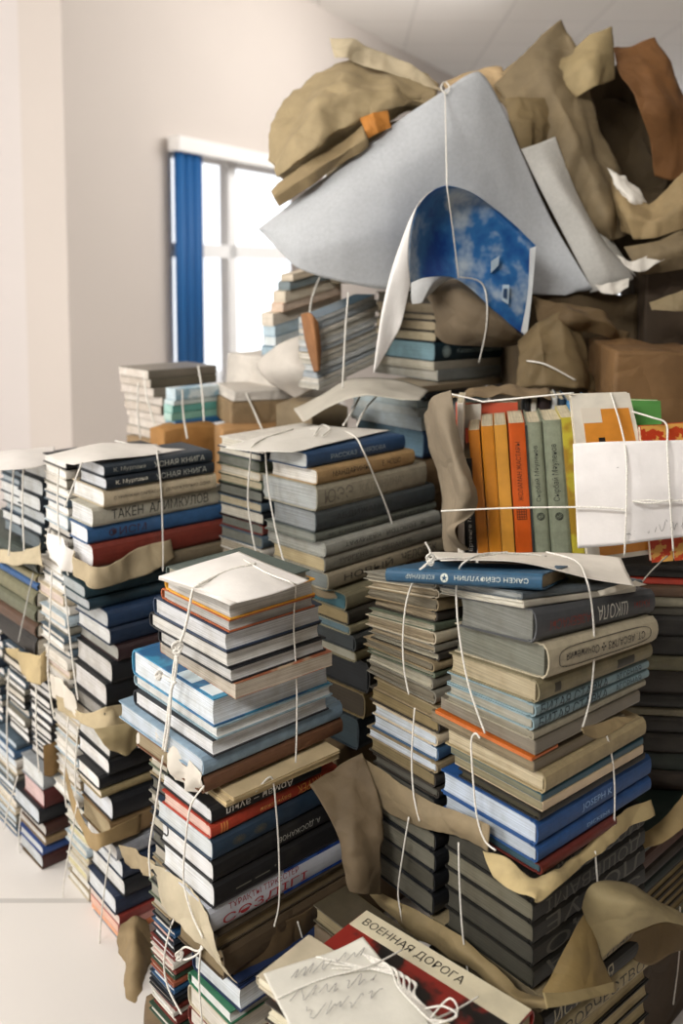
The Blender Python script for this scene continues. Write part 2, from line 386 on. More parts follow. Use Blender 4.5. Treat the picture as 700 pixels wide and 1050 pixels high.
# ================================================================== LIGHT
w = bpy.data.worlds.new('World'); S.world = w; w.use_nodes = True
w.node_tree.nodes['Background'].inputs[0].default_value = (.93,.96,1,1); w.node_tree.nodes['Background'].inputs[1].default_value = WORLD
def area(loc, tgt, sx, sy, e, c=(1,.97,.93)):
    d = bpy.data.lights.new('daylight_and_fill', 'AREA'); d.shape = 'RECTANGLE'; d.size = sx; d.size_y = sy; d.energy = e; d.color = c
    o = bpy.data.objects.new('daylight_and_fill', d); COL.objects.link(o); o.location = loc
    o.rotation_euler = (Vector(tgt)-Vector(loc)).to_track_quat('-Z','Y').to_euler()
for L_ in LIGHTS: area(*L_)
# ================================================================== CAMERA
cd = bpy.data.cameras.new('Camera'); cam = bpy.data.objects.new('Camera', cd); COL.objects.link(cam); S.camera = cam
cam.location = CAM; cam.rotation_euler = (math.radians(90)-PIT, 0, 0)
cd.sensor_fit = 'VERTICAL'; cd.sensor_height = 36; cd.sensor_width = 24; cd.lens = F/1050*36; cd.shift_y = -(525-CY)/1050
cd.clip_start = .05; cd.dof.use_dof = True; cd.dof.focus_distance = 1.13; cd.dof.aperture_fstop = 4.0
S.view_settings.view_transform = 'Standard'; S.view_settings.look = 'None'; S.view_settings.gamma = 1; S.view_settings.exposure = EXPO
S.view_settings.use_curve_mapping = False
# ================================================================== TOWER A (white-capped stack in front)
B = dict
YA, ZA = 42, 1.03
def T(s, col, a=.1, b=.9, c=.3, d=.7, flip=False, **k): return ((s, col, a, b, c, d, flip), k)
A1, za = pile('stack capped with white paper', 'books of the white-capped stack', ZA, YA, 607, [
 B(d='grey-green hardback', y=618, pc=236, pr=317, pl=172, c='4a5650', p='9c9788', s='X', rot=2),
 B(d='bright orange-yellow hardback', y=636, pc=236, pr=323, pl=170, c='d89a2c', p='b9b7b2', s='X'),
 B(d='rust brown hardback', y=649, pc=236, pr=323, pl=166, c='a4552e', p='a9a8a4', s='X'),
 B(d='navy hardback with pale pages', y=669, pc=233, pr=330, pl=158, c='24364f', p='c3c4c6', s='X'),
 B(d='thick black hardback with grey pages', y=686, pc=234, pr=329, pl=154, c='1b1d22', p='c9c7c2', s='X'),
 B(d='black hardback', y=701, pc=238, pr=334, pl=163, c='191b20', p='bdbcba', s='X'),
 B(d='rust and tan booklet', y=717, pc=245, pr=341, pl=163, c='9a5a3c', c2='b8a184', ck='picture', p='b5aa9b', s='X', rot=-2, soft=True),
 B(d='turquoise blue illustrated hardback', y=746, pc=221, pr=338, pl=136, c='3a88ad', c2='245c88', ck='picture', p='cfd6dc', s='X', rot=-1),
 B(d='pale grey hardback', y=759, pc=224, pr=341, pl=138, c='8aa0aa', p='cfd0ce', s='X'),
 B(d='dark edged hardback with white pages', y=777, pc=218, pr=337, pl=138, c='22262c', p='d6d7d8', s='X'),
 B(d='large light blue hardback', y=797, pc=207, pr=349, pl=122, c='8299ab', p='b9c2cb', s='R', sp=.004, rot=0),
 B(d='brown cardboard backing book', y=815, pc=208, pr=350, pl=140, c='6a4730', p='8f8065', s='R', ck='kraft'),
], 300, 130)
r = A1[7]; t_ = r['_t']
# printed pale panels and title on the turquoise cover
def flat(parent, name, x0,x1,y0,y1,z,m):
    v, f = boxv(x0,x1,y0,y1,z,z+.0005); return link(name, v, f, m, parent)
l, w = r['_l'], r['_w']
flat(r, 'cover_panel', l-.045, l-.004, w-.036, w-.008, t_, mat('gloss','d9e4ea')); flat(r, 'cover_panel', l-.045, l-.004, w-.088, w-.052, t_, mat('gloss','c9dbe4'))
A2, za2 = pile('front pile under white-capped stack', 'books under the white-capped stack', ZA, YA, za and 818, [
 B(d='cream paged brochure', y=822, pc=240, pr=348, pl=205, c='c7b48f', p='d3bd92', s='X', soft=True, rag=.001),
 B(d='thin cream brochure', y=829, pc=234, pr=346, pl=200, c='c7b48f', p='cbb68c', s='X', soft=True, rag=.001, rot=-2),
 B(d='black book, white Arman title upside down', y=846, pc=217, pr=328, pl=165, c='17181b', p='d2d3d4', s='R', tx=[T('Арман – ауыл','e8e6e0',.12,.72,.22,.8,True)]),
 B(d='orange-red book titled with yellow letters', y=861, pc=214, pr=345, pl=166, c='a83a26', p='d6b8ac', s='R', tx=[T('Бауыржан','d8a35a',.36,.6,.3,.7,True),T('ЖҮРЕК','e2a052',.66,.86,.2,.85,True),T('▌▌▌','d08a4a',.07,.12,.15,.85)]),
 B(d='thick dark blue cloth book', y=884, pc=216, pr=346, pl=160, c='24384c', p='c9ced0', s='R', tx=[T('✺','57554a',.14,.24,.3,.7),T('✺','57554a',.3,.4,.3,.7)]),
 B(d='thick black book lettered DOSZHANOV', y=906, pc=217, pr=348, pl=164, c='141416', p='dadada', s='R', tx=[T('А. ДОСЖАНОВ','b9b7ae',.48,.82,.34,.66,True)]),
 B(d='scuffed black cloth book', y=933, pc=218, pr=350, pl=166, c='17171a', p='d8dadb', s='R', tx=[T('— — ·','77756c',.15,.45,.4,.55)]),
 B(d='white to blue dictionary with red title', y=960, pc=215, pr=358, pl=170, c='b9bcc4', c2='1f3f86', ck='gloss', p='dcdcd8', s='R', tx=[T('ТҰРАҚТЫ ТІРКЕСТЕР','8d2d33',.12,.60,.62,.88),T('СӨЗДІГІ','a82e35',.08,.66,.12,.54,bold=1)]),
 B(d='dark brown book with yellowed pages', y=975, pc=222, pr=358, pl=178, c='3a3024', p='6b5c42', s='X'),
 B(d='brown paper covered book', y=1006, pc=228, pr=358, pl=182, c='4a3b28', p='7a6a4e', s='R', ck='kraft'),
], 345, 165)
r = A2[7]; l = r['_l']; tt = r['_t']
v, f = boxv(l*.5, l+.0004, -.0009, .0, .0006, tt-.0006)
link('blue_spine_band', v, f, mat('picture','1d3f92','3f63ae'), r)['label'] = 'blue end of the spine'
lettering(r, '❋', 'b9cbe0', l*.86, l*.97, tt*.2, tt*.85, tt, .0014)
RA, LA = dirs(YA); PA = W(216, 818, ZA)
def rear(P, yaw, w): return P + dirs(yaw)[1]*w
RP = PA+LA*.100; wr = reach(Vector((RP.x,RP.y,.5)), LA, 146)
auto('rear pile below white-capped stack', 'books under the white-capped stack', RP, YA, .19, wr, za2+.004, za-.002,
     ['57604f','8a7a5e','14161a','7a766a','1f2a38','14161a','35302a','14161a','7a766a','8a7a5e','14161a'], .010, .020, pages=['8f8c80','b0aa9a','5c5a52','c9c4b6','a9a294'], jit=.010)
# bottom bundle A3
A3, za3 = pile('bottom foreground bundle', 'books in the bottom foreground bundle', ZA, YA, 1008, [
 B(d='navy hardback with tilted board', y=1013, pc=244, pr=352, pl=199, c='18284a', p='9fb0c0', s='X'),
 B(d='navy hardback with white pages', y=1038, pc=244, pr=352, pl=198, c='18284a', p='cfd5da', s='X', rot=2),
 B(d='white paged green book', y=1052, pc=236, pr=350, pl=194, c='2d6a4c', p='dcdedc', s='X'),
 B(d='pale hardback', y=1075, pc=236, pr=350, pl=194, c='b8ad96', p='cfcac0', s='X'),
 B(d='red hardback', y=1095, pc=236, pr=350, pl=194, c='6b2a22', p='cfcac0', s='X'),
 B(d='dark hardback', y=1120, pc=234, pr=350, pl=194, c='14161a', p='cfcac0', s='X'),
], 352, 198)
PB = W(226, 1012, ZA)
RP2 = PB+LA*.108; wr = reach(Vector((RP2.x,RP2.y,.35)), LA, 148)
auto('rear pile of bottom foreground bundle', 'books in the bottom foreground bundle', RP2, YA, .19, wr, za3, za2-.002,
     ['1f4a72','1f2a38','14161a','6b2a22','cfcac0','6b2a22','2e4636','8a4b35'], .008, .015, pages=['dfe3e6','d8d2c8','c9a39a'], jit=.006)
P0 = W(236, 1120, ZA)
parcel(Vector((P0.x,P0.y,0)), YA, .2, .2, 0, za3-.001, 'brown paper parcel of books at the foot of the white-capped stack', '6f5b40', 3)
# ================================================================== TOWER T (left tower, lettered spines on top)
YT, ZT = 40, 1.38
T1, zt1 = pile("left tower's lettered pile", "books of the left tower's top bundle", ZT, YT, 477, [
 B(d='dark grey book by K. Murpana', y=490, pc=107, pr=217, pl=79, c='1e2933', p='c9ccd0', tx=[T('К. Мурпана','9a9a90',.08,.36,.3,.72), T('УСНАЯ КНИГА','b5b5aa',.44,.92,.28,.74)]),
 B(d='dark grey book, bright K. Murpana lettering', y=503, pc=108, pr=219, pl=81, c='18212a', p='c9ccd0', tx=[T('К. Мурпана','d8d4c4',.08,.36,.3,.72), T('УСНАЯ КНИГА','a5a79f',.44,.92,.28,.74)]),
 B(d='beige book with one thin line of type', y=521, pc=106, pr=221, pl=74, c='b7a98f', p='dcdcda', tx=[T('С УРИНЖАН САРБАСОВ   ДЕЛОГА ТОЛЬКО ОДНА','2c2721',.08,.94,.38,.6)]),
 B(d='grey-beige book titled TAKEN ALIMKULOV', y=541, pc=94, pr=230, pl=72, c='a9a596', p='cfd0cf', tx=[T('ТАКЕН  АЛИМКУЛОВ','14181c',.13,.86,.26,.78)]),
 B(d='bright blue book with dark red title', y=559, pc=90, pr=230, pl=71, c='2b527c', p='dedfe2', tx=[T('ФИСМ','3a2430',.14,.40,.25,.75)]),
 B(d='thick dark red book', y=583, pc=94, pr=232, pl=73, c='6e281c', p='e2e2e4', sp=.004),
 B(d='grey-brown booklet', y=598, pc=96, pr=230, pl=74, c='6a5f4c', p='cfc8bb'),
], 220, 75)
T2, zt2 = pile("left tower's second bundle", "books of the left tower's second bundle", ZT, YT, 601, [
 B(d='dark teal hardback', y=615, pc=87, pr=222, pl=63, c='203840', p='9fa5a6', sp=.004),
 B(d='deep teal hardback', y=627, pc=90, pr=222, pl=64, c='1f3540', p='a5a9aa', sp=.004),
 B(d='dark blue hardback', y=645, pc=109, pr=226, pl=77, c='1d3350', p='aeb0b0', sp=.004),
 B(d='blue black hardback', y=663, pc=113, pr=226, pl=79, c='16263c', p='c4c4c2'),
 B(d='dark maroon hardback', y=679, pc=121, pr=226, pl=77, c='2d1c1e', p='999891'),
 B(d='black hardback', y=702, pc=115, pr=226, pl=78, c='15171b', p='bdbab6'),
 B(d='black cloth hardback', y=726, pc=109, pr=224, pl=76, c='121418', p='c6c3c0'),
 B(d='grey hardback', y=742, pc=106, pr=224, pl=75, c='2c2b2a', p='8f8c86'),
], 222, 63)
T3, zt3 = pile("left tower's third bundle", "books of the left tower's third bundle", ZT, YT, 744, [
 B(d='tan booklet', y=760, pc=112, pr=224, pl=78, c='a08f6c', p='cfc5b2', soft=True),
 B(d='white paged paperback', y=779, pc=113, pr=224, pl=80, c='16181b', p='c9c7c3'),
 B(d='white paged black book', y=796, pc=111, pr=224, pl=80, c='14161a', p='dedcda'),
 B(d='thick black hardback', y=811, pc=101, pr=224, pl=79, c='121318', p='e6e3df', sp=.004),
 B(d='thin beige spined book', y=820, pc=104, pr=224, pl=80, c='8f7f5c', p='d9d0c0'),
 B(d='large black hardback', y=843, pc=115, pr=224, pl=84, c='101218', p='d6d9de', sp=.004),
 B(d='brown paper covered book', y=866, pc=113, pr=224, pl=84, c='7d6442', p='a89878', ck='kraft'),
], 224, 78)
T4, zt4 = pile("left tower's bottom bundle", "books of the left tower's bottom bundle", ZT, YT, 869, [
 B(d='pale torn book', y=884, pc=119, pr=224, pl=88, c='8c8f96', p='d8d6d2'),
 B(d='navy hardback', y=903, pc=126, pr=224, pl=92, c='1b2940', p='cfd2d4'),
 B(d='black hardback', y=921, pc=127, pr=224, pl=93, c='14171c', p='d6d5d2'),
 B(d='dark blue hardback', y=940, pc=119, pr=224, pl=90, c='1a2740', p='d3d6da'),
 B(d='rusty red booklet', y=949, pc=122, pr=224, pl=93, c='8a3a34', p='d8c8be', soft=True),
 B(d='pink booklet', y=957, pc=121, pr=224, pl=93, c='c98f86', p='e0b9a6', soft=True),
 B(d='orange booklet', y=965, pc=122, pr=224, pl=94, c='cf7f54', p='e3a784', soft=True),
 B(d='salmon booklet', y=974, pc=120, pr=224, pl=94, c='d49a84', p='e6c1ad', soft=True),
 B(d='red edged booklet', y=982, pc=121, pr=224, pl=95, c='a84a44', p='d8b3a2', soft=True),
 B(d='blue-grey booklet', y=993, pc=121, pr=224, pl=96, c='8f9aa4', p='d3cfca', soft=True),
], 224, 92, zbot=0)
RT, LT = dirs(YT)
def tp(px, py): p = W(px, py, ZT); return Vector((p.x,p.y,0))
WHI = ['e2dfda','ddd8d0','cfccc8','e6e4e2','d4cdc2']
auto("left tower's top rear pile", "books of the left tower's top bundle", tp(98,520)+LT*.108, YT, .19, .10, zt1, W(107,477,ZT).z-.012, ['14161a','cfcac0','7a766a','cfcac0','4a5a66','cfcac0','a9b7bf'], .012, .024, pages=WHI, jit=.006)
auto("left tower's second rear pile", "books of the left tower's second bundle", tp(96,650)+LT*.112, YT, .19, .105, zt2, zt1-.006, ['cfcac0','4a5a66','cfcac0','c7b9a0','cfcac0','a9b7bf','7a766a','4a5a66'], .011, .02, pages=WHI+['c9b9b0'], jit=.012)
auto("left tower's third rear pile", "books of the left tower's third bundle", tp(110,800)+LT*.118, YT, .19, .10, zt3, zt2-.003, ['a9b7bf','cfcac0','a9b7bf','c7b9a0','cfcac0','8a7a5e'], .009, .018, pages=WHI, jit=.012)
auto("left tower's bottom rear pile", "books of the left tower's bottom bundle", tp(118,930)+LT*.108, YT, .19, .085, 0, zt3-.003, ['4a5a66','cfcac0','2e4636','cfcac0','a9b7bf','c7b9a0','b8ad96','cfcac0','8a7a5e','b8ad96'], .009, .02, pages=['dcdad2','cfc79f','e0ddd6','c9c6ba'], jit=.008)
# ================================================================== TOWER FAR LEFT (blurred)
YF, ZF = 42, 1.55
RF, LF = dirs(YF)
def fp(px, py): p = W(px, py, ZF); return Vector((p.x,p.y,0))
F1, zf1 = pile('far-left tower, upper pile', 'books of the far-left tower', ZF, YF, 477, [
 B(d='white hardback with black spine', y=493, pc=49, pr=120, pl=24, c='1b2028', p='c9c9c6'),
 B(d='pale hardback', y=510, pc=43, pr=120, pl=20, c='1d242c', p='bfc2c2'),
 B(d='grey hardback', y=526, pc=41, pr=120, pl=18, c='1f272f', p='c3c5c4'),
 B(d='slate hardback', y=539, pc=46, pr=120, pl=22, c='27313a', p='a9adae'),
 B(d='white paged hardback', y=550, pc=43, pr=120, pl=20, c='2a343c', p='c4c7c8'),
 B(d='dark slate hardback', y=566, pc=41, pr=120, pl=20, c='222b30', p='5c6468'),
], 120, 20)
F2, zf2 = pile('far-left tower, dark middle pile', 'books of the far-left tower', ZF, YF, 572, [
 B(d='dark green hardback', y=590, pc=40, pr=120, pl=-40, c='3a423c', s='L', sp=.006, ck='cloth'),
 B(d='tan hardback', y=598, pc=40, pr=120, pl=-40, c='7f7759', s='L', sp=.004),
 B(d='blue hardback', y=607, pc=40, pr=120, pl=-40, c='29507e', s='L', sp=.004),
 B(d='worn khaki hardback', y=624, pc=39, pr=120, pl=-40, c='6d6a50', s='L', sp=.006),
 B(d='worn olive hardback', y=640, pc=38, pr=120, pl=-40, c='5b5c48', s='L', sp=.006),
 B(d='rust brown hardback', y=655, pc=38, pr=120, pl=-40, c='4d3524', s='L', sp=.006),
 B(d='black hardback', y=676, pc=40, pr=120, pl=-30, c='1b1713', s='L', sp=.004),
], 120, -40)
ck = fp(50, 700)
auto('far-left tower, white edged right pile', 'books of the far-left tower', ck, YF, .16, .095, W(46,790,ZF).z, zf2-.001, ['35302a','14161a','35302a','1f2a38'], .010, .019, pages=['d9d6d2','cfccc8','e2e0dd'], jit=.004)
zz = W(46,790,ZF).z
auto('far-left tower, white edged left pile', 'books of the far-left tower', ck+LF*.108, YF, .16, .10, zz, zf2-.001, ['35302a','14161a','4a5a66','7a766a'], .010, .019, pages=['d9d6d2','cfccc8','e2e0dd','c9c2b6'], jit=.010)
auto('far-left tower, leftmost pile', 'books of the far-left tower', ck+LF*.225, YF, .16, .10, zz, zf2-.001, ['4a5a66','7a766a','1f2a38'], .011, .02, pages=['cfccc8','d9d6d2'], jit=.010)
F4, zf4 = pile('far-left tower, lowest right pile', 'books of the far-left tower', ZF, YF, 792, [
 B(d='pale hardback', y=811, pc=44, pr=120, pl=22, c='8b8f92', p='c9cbca'),
 B(d='pinkish paged maroon book', y=830, pc=45, pr=120, pl=24, c='4e1b1a', p='cfb4b2'),
 B(d='black hardback with white top', y=847, pc=40, pr=120, pl=14, c='15181f', p='c3c9cf'),
 B(d='dark brown hardback', y=859, pc=47, pr=120, pl=20, c='3a1f18', p='b9b6b0'),
 B(d='tan hardback', y=868, pc=47, pr=120, pl=20, c='7f6a4c', p='c3c0ba'),
 B(d='bright blue hardback', y=878, pc=43, pr=120, pl=20, c='22407c', p='c3c6c8'),
 B(d='maroon hardback', y=893, pc=44, pr=120, pl=20, c='3c1714', p='bfc3c6'),
 B(d='black hardback', y=903, pc=44, pr=120, pl=22, c='14161a', p='b0b6ba'),
 B(d='brown paper covered book', y=932, pc=44, pr=120, pl=24, c='5d4a30', p='9aa3a6', ck='kraft'),
], 120, 22, zbot=0)
auto('far-left tower, lowest left pile', 'books of the far-left tower', fp(44,860)+LF*.125, YF, .18, .10, 0, zz-.003, ['4a5a66','3c5a7a','cfcac0','c7b9a0','7a766a'], .010, .019, pages=['c3cad0','cfd2d4','b9c3cb','d9d0c0'], jit=.008)
auto('far-left tower, lowest leftmost pile', 'books of the far-left tower', fp(44,860)+LF*.24, YF, .18, .10, 0, zz-.003, ['4a5a66','3c5a7a','cfcac0'], .012, .02, pages=['c3cad0','cfd2d4','b9c3cb'], jit=.008)
auto('far-left tower, upper rear pile', 'books of the far-left tower', fp(45,520)+LF*.1, YF, .16, .095, zf1, W(45,480,ZF).z-.01, ['1f2a38','14161a','4a5a66'], .014, .024, pages=['6f7a80','9aa2a6','c3c5c4'], jit=.008)
# ================================================================== MIDDLE STACK M
YM, ZM = 45, 1.36
M1, zm1 = pile('the grey middle stack', 'books of the middle stack', ZM, YM, 464, [
 B(d='blue book with faint silver title', y=481, pc=314, pr=414, pl=274, c='1f3e60', p='b9bcba', tx=[T('РАССКАЗ  НИЯЗОВА','8fa0a8',.22,.78,.35,.65)]),
 B(d='light brown book titled in dark red', y=498, pc=324, pr=424, pl=277, c='9a7f57', p='d3cfc7', tx=[T('МАНДАРИНЫ','241a16',.14,.5,.3,.7), T('Е. ЧОШО','241a16',.64,.84,.35,.72)]),
 B(d='worn beige book with faded capitals', y=525, pc=324, pr=436, pl=267, c='8f8a78', p='9fa2a0', tx=[T('ЮЭЭ','6b665a',.06,.3,.25,.78), T('КАЛИНИНА','7b7668',.36,.75,.35,.7)]),
 B(d='dark grey cloth book', y=547, pc=324, pr=444, pl=279, c='3a4143', p='7f8384', tx=[T('АБДИЖАМИЛ','23282a',.15,.6,.35,.7)]),
 B(d='thin grey-green book', y=557, pc=322, pr=446, pl=271, c='5d625a', p='7a7c74', tx=[T('К. КОНУР · КУДАЙБЕРГЕН','2b2f2c',.1,.9,.3,.72)]),
 B(d='light grey book, KAZMURAT upside down', y=572, pc=333, pr=450, pl=272, c='8e8f87', p='96968e', tx=[T('Ж. ТОЛСТОЙ · КАЗМУРАТ','33342f',.15,.85,.32,.7,True)]),
 B(d='tan paged grey book', y=588, pc=333, pr=453, pl=279, c='77756a', p='a39472', tx=[T('ТУРГЕНЕВ  СОБРАНИЕ','45443d',.1,.7,.35,.7)]),
 B(d='beige book with dark capitals', y=606, pc=334, pr=455, pl=280, c='8d8470', p='6a6f6c', tx=[T('НОВЫЙ','2c2a25',.12,.52,.3,.8), T('ЧЕЛОВЕК','2c2a25',.6,.92,.3,.8)]),
], 440, 270)
RM, LM = dirs(YM)
def mp_(px, py, Z=None): p = W(px, py, Z or ZM); return Vector((p.x,p.y,0))
auto('narrow pile left of middle stack', 'books left of the middle stack', mp_(318,500)+LM*.118, YM, .2, .12, zm1, W(314,464,ZM).z-.004, ['cfcac0','1f2a38','57604f','c7b9a0','57604f','14161a','4a5a66','14161a','6b2a22','4a5a66'], .013, .022, pages=['c9c4b6','b5aa90','6e7068','8f8d80','a39a88'], jit=.008)
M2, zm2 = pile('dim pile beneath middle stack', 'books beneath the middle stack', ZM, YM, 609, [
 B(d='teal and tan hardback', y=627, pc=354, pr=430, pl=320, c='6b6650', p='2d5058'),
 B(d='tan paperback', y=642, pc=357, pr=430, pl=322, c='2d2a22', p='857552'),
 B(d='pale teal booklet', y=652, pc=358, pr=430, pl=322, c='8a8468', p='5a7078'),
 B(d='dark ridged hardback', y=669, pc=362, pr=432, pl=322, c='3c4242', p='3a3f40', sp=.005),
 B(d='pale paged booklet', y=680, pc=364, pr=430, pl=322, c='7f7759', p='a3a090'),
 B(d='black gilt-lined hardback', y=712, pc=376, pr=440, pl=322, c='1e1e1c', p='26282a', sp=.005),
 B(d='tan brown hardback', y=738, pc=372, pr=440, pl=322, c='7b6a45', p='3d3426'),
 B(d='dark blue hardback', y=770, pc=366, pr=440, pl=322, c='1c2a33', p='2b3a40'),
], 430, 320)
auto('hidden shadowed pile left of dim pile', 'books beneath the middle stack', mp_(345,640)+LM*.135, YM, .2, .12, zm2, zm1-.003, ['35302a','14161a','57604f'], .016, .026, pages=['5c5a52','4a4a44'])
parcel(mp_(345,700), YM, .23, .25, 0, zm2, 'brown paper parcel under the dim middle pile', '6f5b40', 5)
# ================================================================== RIGHT STACK B
YB, ZB = 40, .92
RB, LB = dirs(YB)
def bp(px, py): p = W(px, py, ZB); return Vector((p.x,p.y,0))
B1, zb1 = pile('big right stack', 'books of the big right stack', ZB, YB, 607, [
 B(d='thin grey worn folder', y=616, pc=543, pr=655, pl=452, c='4b5357', p='8f9290', soft=False, rot=-4, s='R'),
 B(d='torn white paged booklet', y=624, pc=543, pr=650, pl=452, c='b9b3a4', p='c3bfb2', soft=True, rag=.002, rot=-3),
 B(d='dark grey book, SCHOOL upside down', y=660, pc=546, pr=668, pl=470, c='45474a', p='6f706a', sp=.005, rot=0, tx=[T('ШКОЛА','c9c7bc',.48,.74,.25,.75,True), T('АЗБЕКАСЫ','7c2a22',.1,.42,.3,.6,True), T('Кызы','7c2a22',.8,.94,.35,.65,True)]),
 B(d='thick cream book, oval-framed title upside down', y=697, pc=558, pr=670, pl=466, c='aea48c', p='6e6f64', sp=.006, rot=0, tx=[T('СТ. АБСАЛЯЗ ✢ Сочинения','2b2822',.14,.86,.36,.64,True)]),
 B(d='olive brown book with dark label', y=722, pc=549, pr=665, pl=460, c='7c7358', p='a3977c', sp=.005, rot=0, tx=[T('■','2e2a20',.12,.17,.3,.7),T('■','2e2a20',.66,.82,.25,.7)]),
 B(d='pale blue BITAYA STAVKA volume', y=736, pc=547, pr=663, pl=458, c='7d9399', p='8f8f84', rot=0, tx=[T('БИТАЯ СТАВКА','10242c',.03,.6,.14,.86,slant=.003), T('АГОРНАЯ','1d3239',.68,.92,.25,.8)]),
 B(d='pale blue BITAYA STAVKA second volume', y=750, pc=545, pr=663, pl=458, c='7d9399', p='9a978a', rot=0, tx=[T('БИТАЯ СТАВКА','10242c',.03,.6,.14,.86,slant=.003), T('АГОРНАЯ','1d3239',.68,.92,.25,.8)]),
 B(d='thin grey-beige booklet', y=760, pc=546, pr=661, pl=456, c='938c79', p='857f6f', rot=0),
 B(d='bent grey folder', y=775, pc=550, pr=600, pl=452, c='6e675a', p='7a7264', soft=True, l=.19),
], 665, 455)
# oval frame on the cream spine
r = B1[3]; l, tt, sp = r['_l'], r['_t'], r['_s']
fr = []
for i in range(49):
    a = 2*math.pi*i/48; ca, sa = math.cos(a), math.sin(a)
    x = l/2 + math.copysign(abs(ca)**.35, ca)*l*.42; z = tt/2+math.copysign(abs(sa)**.6, sa)*tt*.30
    fr.append(Vector((x, -bulge(z, tt, sp)-.0004, z)))
v, f = tube(fr, .0004, k=4); link('oval_frame', v, f, mat('ink','2b2822'), r)
# blue book lying across the top, spine towards the left
z0 = W(543, 606, ZB).z
P = W(556, 603, ZB)
wL = reach(Vector((P.x,P.y,z0)), dirs(64)[1], 396)
sk = place(Vector((P.x,P.y,0)), 64, z0+.0005, .12, wL, .0175, 'L', cover='1f4a66', pages='9a8a6c', label='teal blue SAKEN SEIFULLIN book, title upside down, topmost on the big right stack', group='books of the big right stack', sp=.003)
title(sk, 'САКЕН СЕЙФУЛЛИН','c3c9c0',.46,.92,.3,.7,True); title(sk, '✪','c3c9c0',.37,.42,.2,.8); title(sk, 'КОММУНАР','a9b3b0',.14,.33,.35,.68,True)
LP = bp(548,650)+LB*.142
zl1 = W(446, 604, LP.y).z
auto('left pile of big right stack', 'books of the big right stack', LP, YB, .19, .125, zb1, z0-.001, ['7a766a','b8ad96','8a7a5e','35302a','57604f','b8ad96','7a766a','35302a','8a7a5e','57604f','7a766a'], .007, .026, pages=['9f9a88','8a7d66','a89f8a','7f7a6c','6f6858'], rag=.0016, jit=.009)
B2, zb2 = pile("right stack's second bundle", "books of the right stack's second bundle", ZB, YB, 777, [
 B(d='thin orange booklet', y=781, pc=545, pr=572, pl=446, c='bf6326', p='c46f35', soft=True),
 B(d='brown paper covered folder', y=793, pc=548, pr=640, pl=442, c='6a5f4c', p='7f725a', soft=True, rag=.001),
 B(d='cream curling paperback', y=815, pc=556, pr=660, pl=456, c='9a8a68', p='b5a88c', rag=.001),
 B(d='thin teal booklet', y=823, pc=556, pr=659, pl=462, c='1e4a5a', p='6f6f5c', soft=True),
 B(d='cream booklet with dark stripes', y=833, pc=557, pr=659, pl=466, c='c9b394', p='857d62', soft=True),
 B(d='black spiral edged book', y=843, pc=553, pr=660, pl=470, c='1a1814', p='3a3626'),
 B(d='bright blue hardback lettered JOSEPH K', y=868, pc=549, pr=665, pl=452, c='214a80', p='b9c4d2', rot=0, tx=[T('JOSEPH K','8fb0d9',.36,.62,.32,.68)]),
 B(d='bright blue hardback', y=886, pc=549, pr=665, pl=454, c='214a80', p='aab3bd', rot=0, tx=[T('DICKENS','8fb0d9',.4,.6,.4,.62)]),
 B(d='red and black hardback', y=898, pc=553, pr=630, pl=470, c='5e2018', p='34505a'),
], 660, 456)
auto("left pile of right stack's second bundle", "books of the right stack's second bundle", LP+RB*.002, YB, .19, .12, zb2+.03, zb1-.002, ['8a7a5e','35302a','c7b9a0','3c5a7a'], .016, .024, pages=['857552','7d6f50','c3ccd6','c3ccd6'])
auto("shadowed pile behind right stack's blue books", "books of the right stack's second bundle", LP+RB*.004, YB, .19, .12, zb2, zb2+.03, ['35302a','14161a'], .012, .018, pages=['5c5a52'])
B3, zb3 = pile("right stack's black bundle", "black books of the right stack", ZB, YB, 900, [
 B(d='black decorated hardback', y=926, pc=546, pr=660, pl=456, c='0f0e0a', p='3a382f', rot=0, sp=.001),
 B(d='black hardback with light page edge', y=948, pc=546, pr=660, pl=456, c='0f0e0a', p='6a6656', rot=0, sp=.001),
 B(d='black hardback', y=970, pc=546, pr=660, pl=456, c='0f0e0a', p='5a5648', rot=0, sp=.001),
 B(d='thick black hardback', y=993, pc=546, pr=660, pl=456, c='0f0e0a', p='3a382f', rot=0, sp=.001),
 B(d='black cloth hardback', y=1016, pc=546, pr=660, pl=456, c='16150f', p='3a382e', rot=0, sp=.001),
], 660, 456)
for r, s_ in zip(B3, ['МОСКВЕАМ','ДОШЕВАМІ','ЛОРУЕ','ЗИЦО','ПРОЗА']):
    title(r, s_, '4a483e', .1, .95, .08, .92, True)
auto("left pile of right stack's black bundle", "black books of the right stack", LP+RB*.003, YB, .19, .12, zb3, zb2-.002, ['14161a'], .022, .03, pages=['5c594e','6a675a','4a473c'])
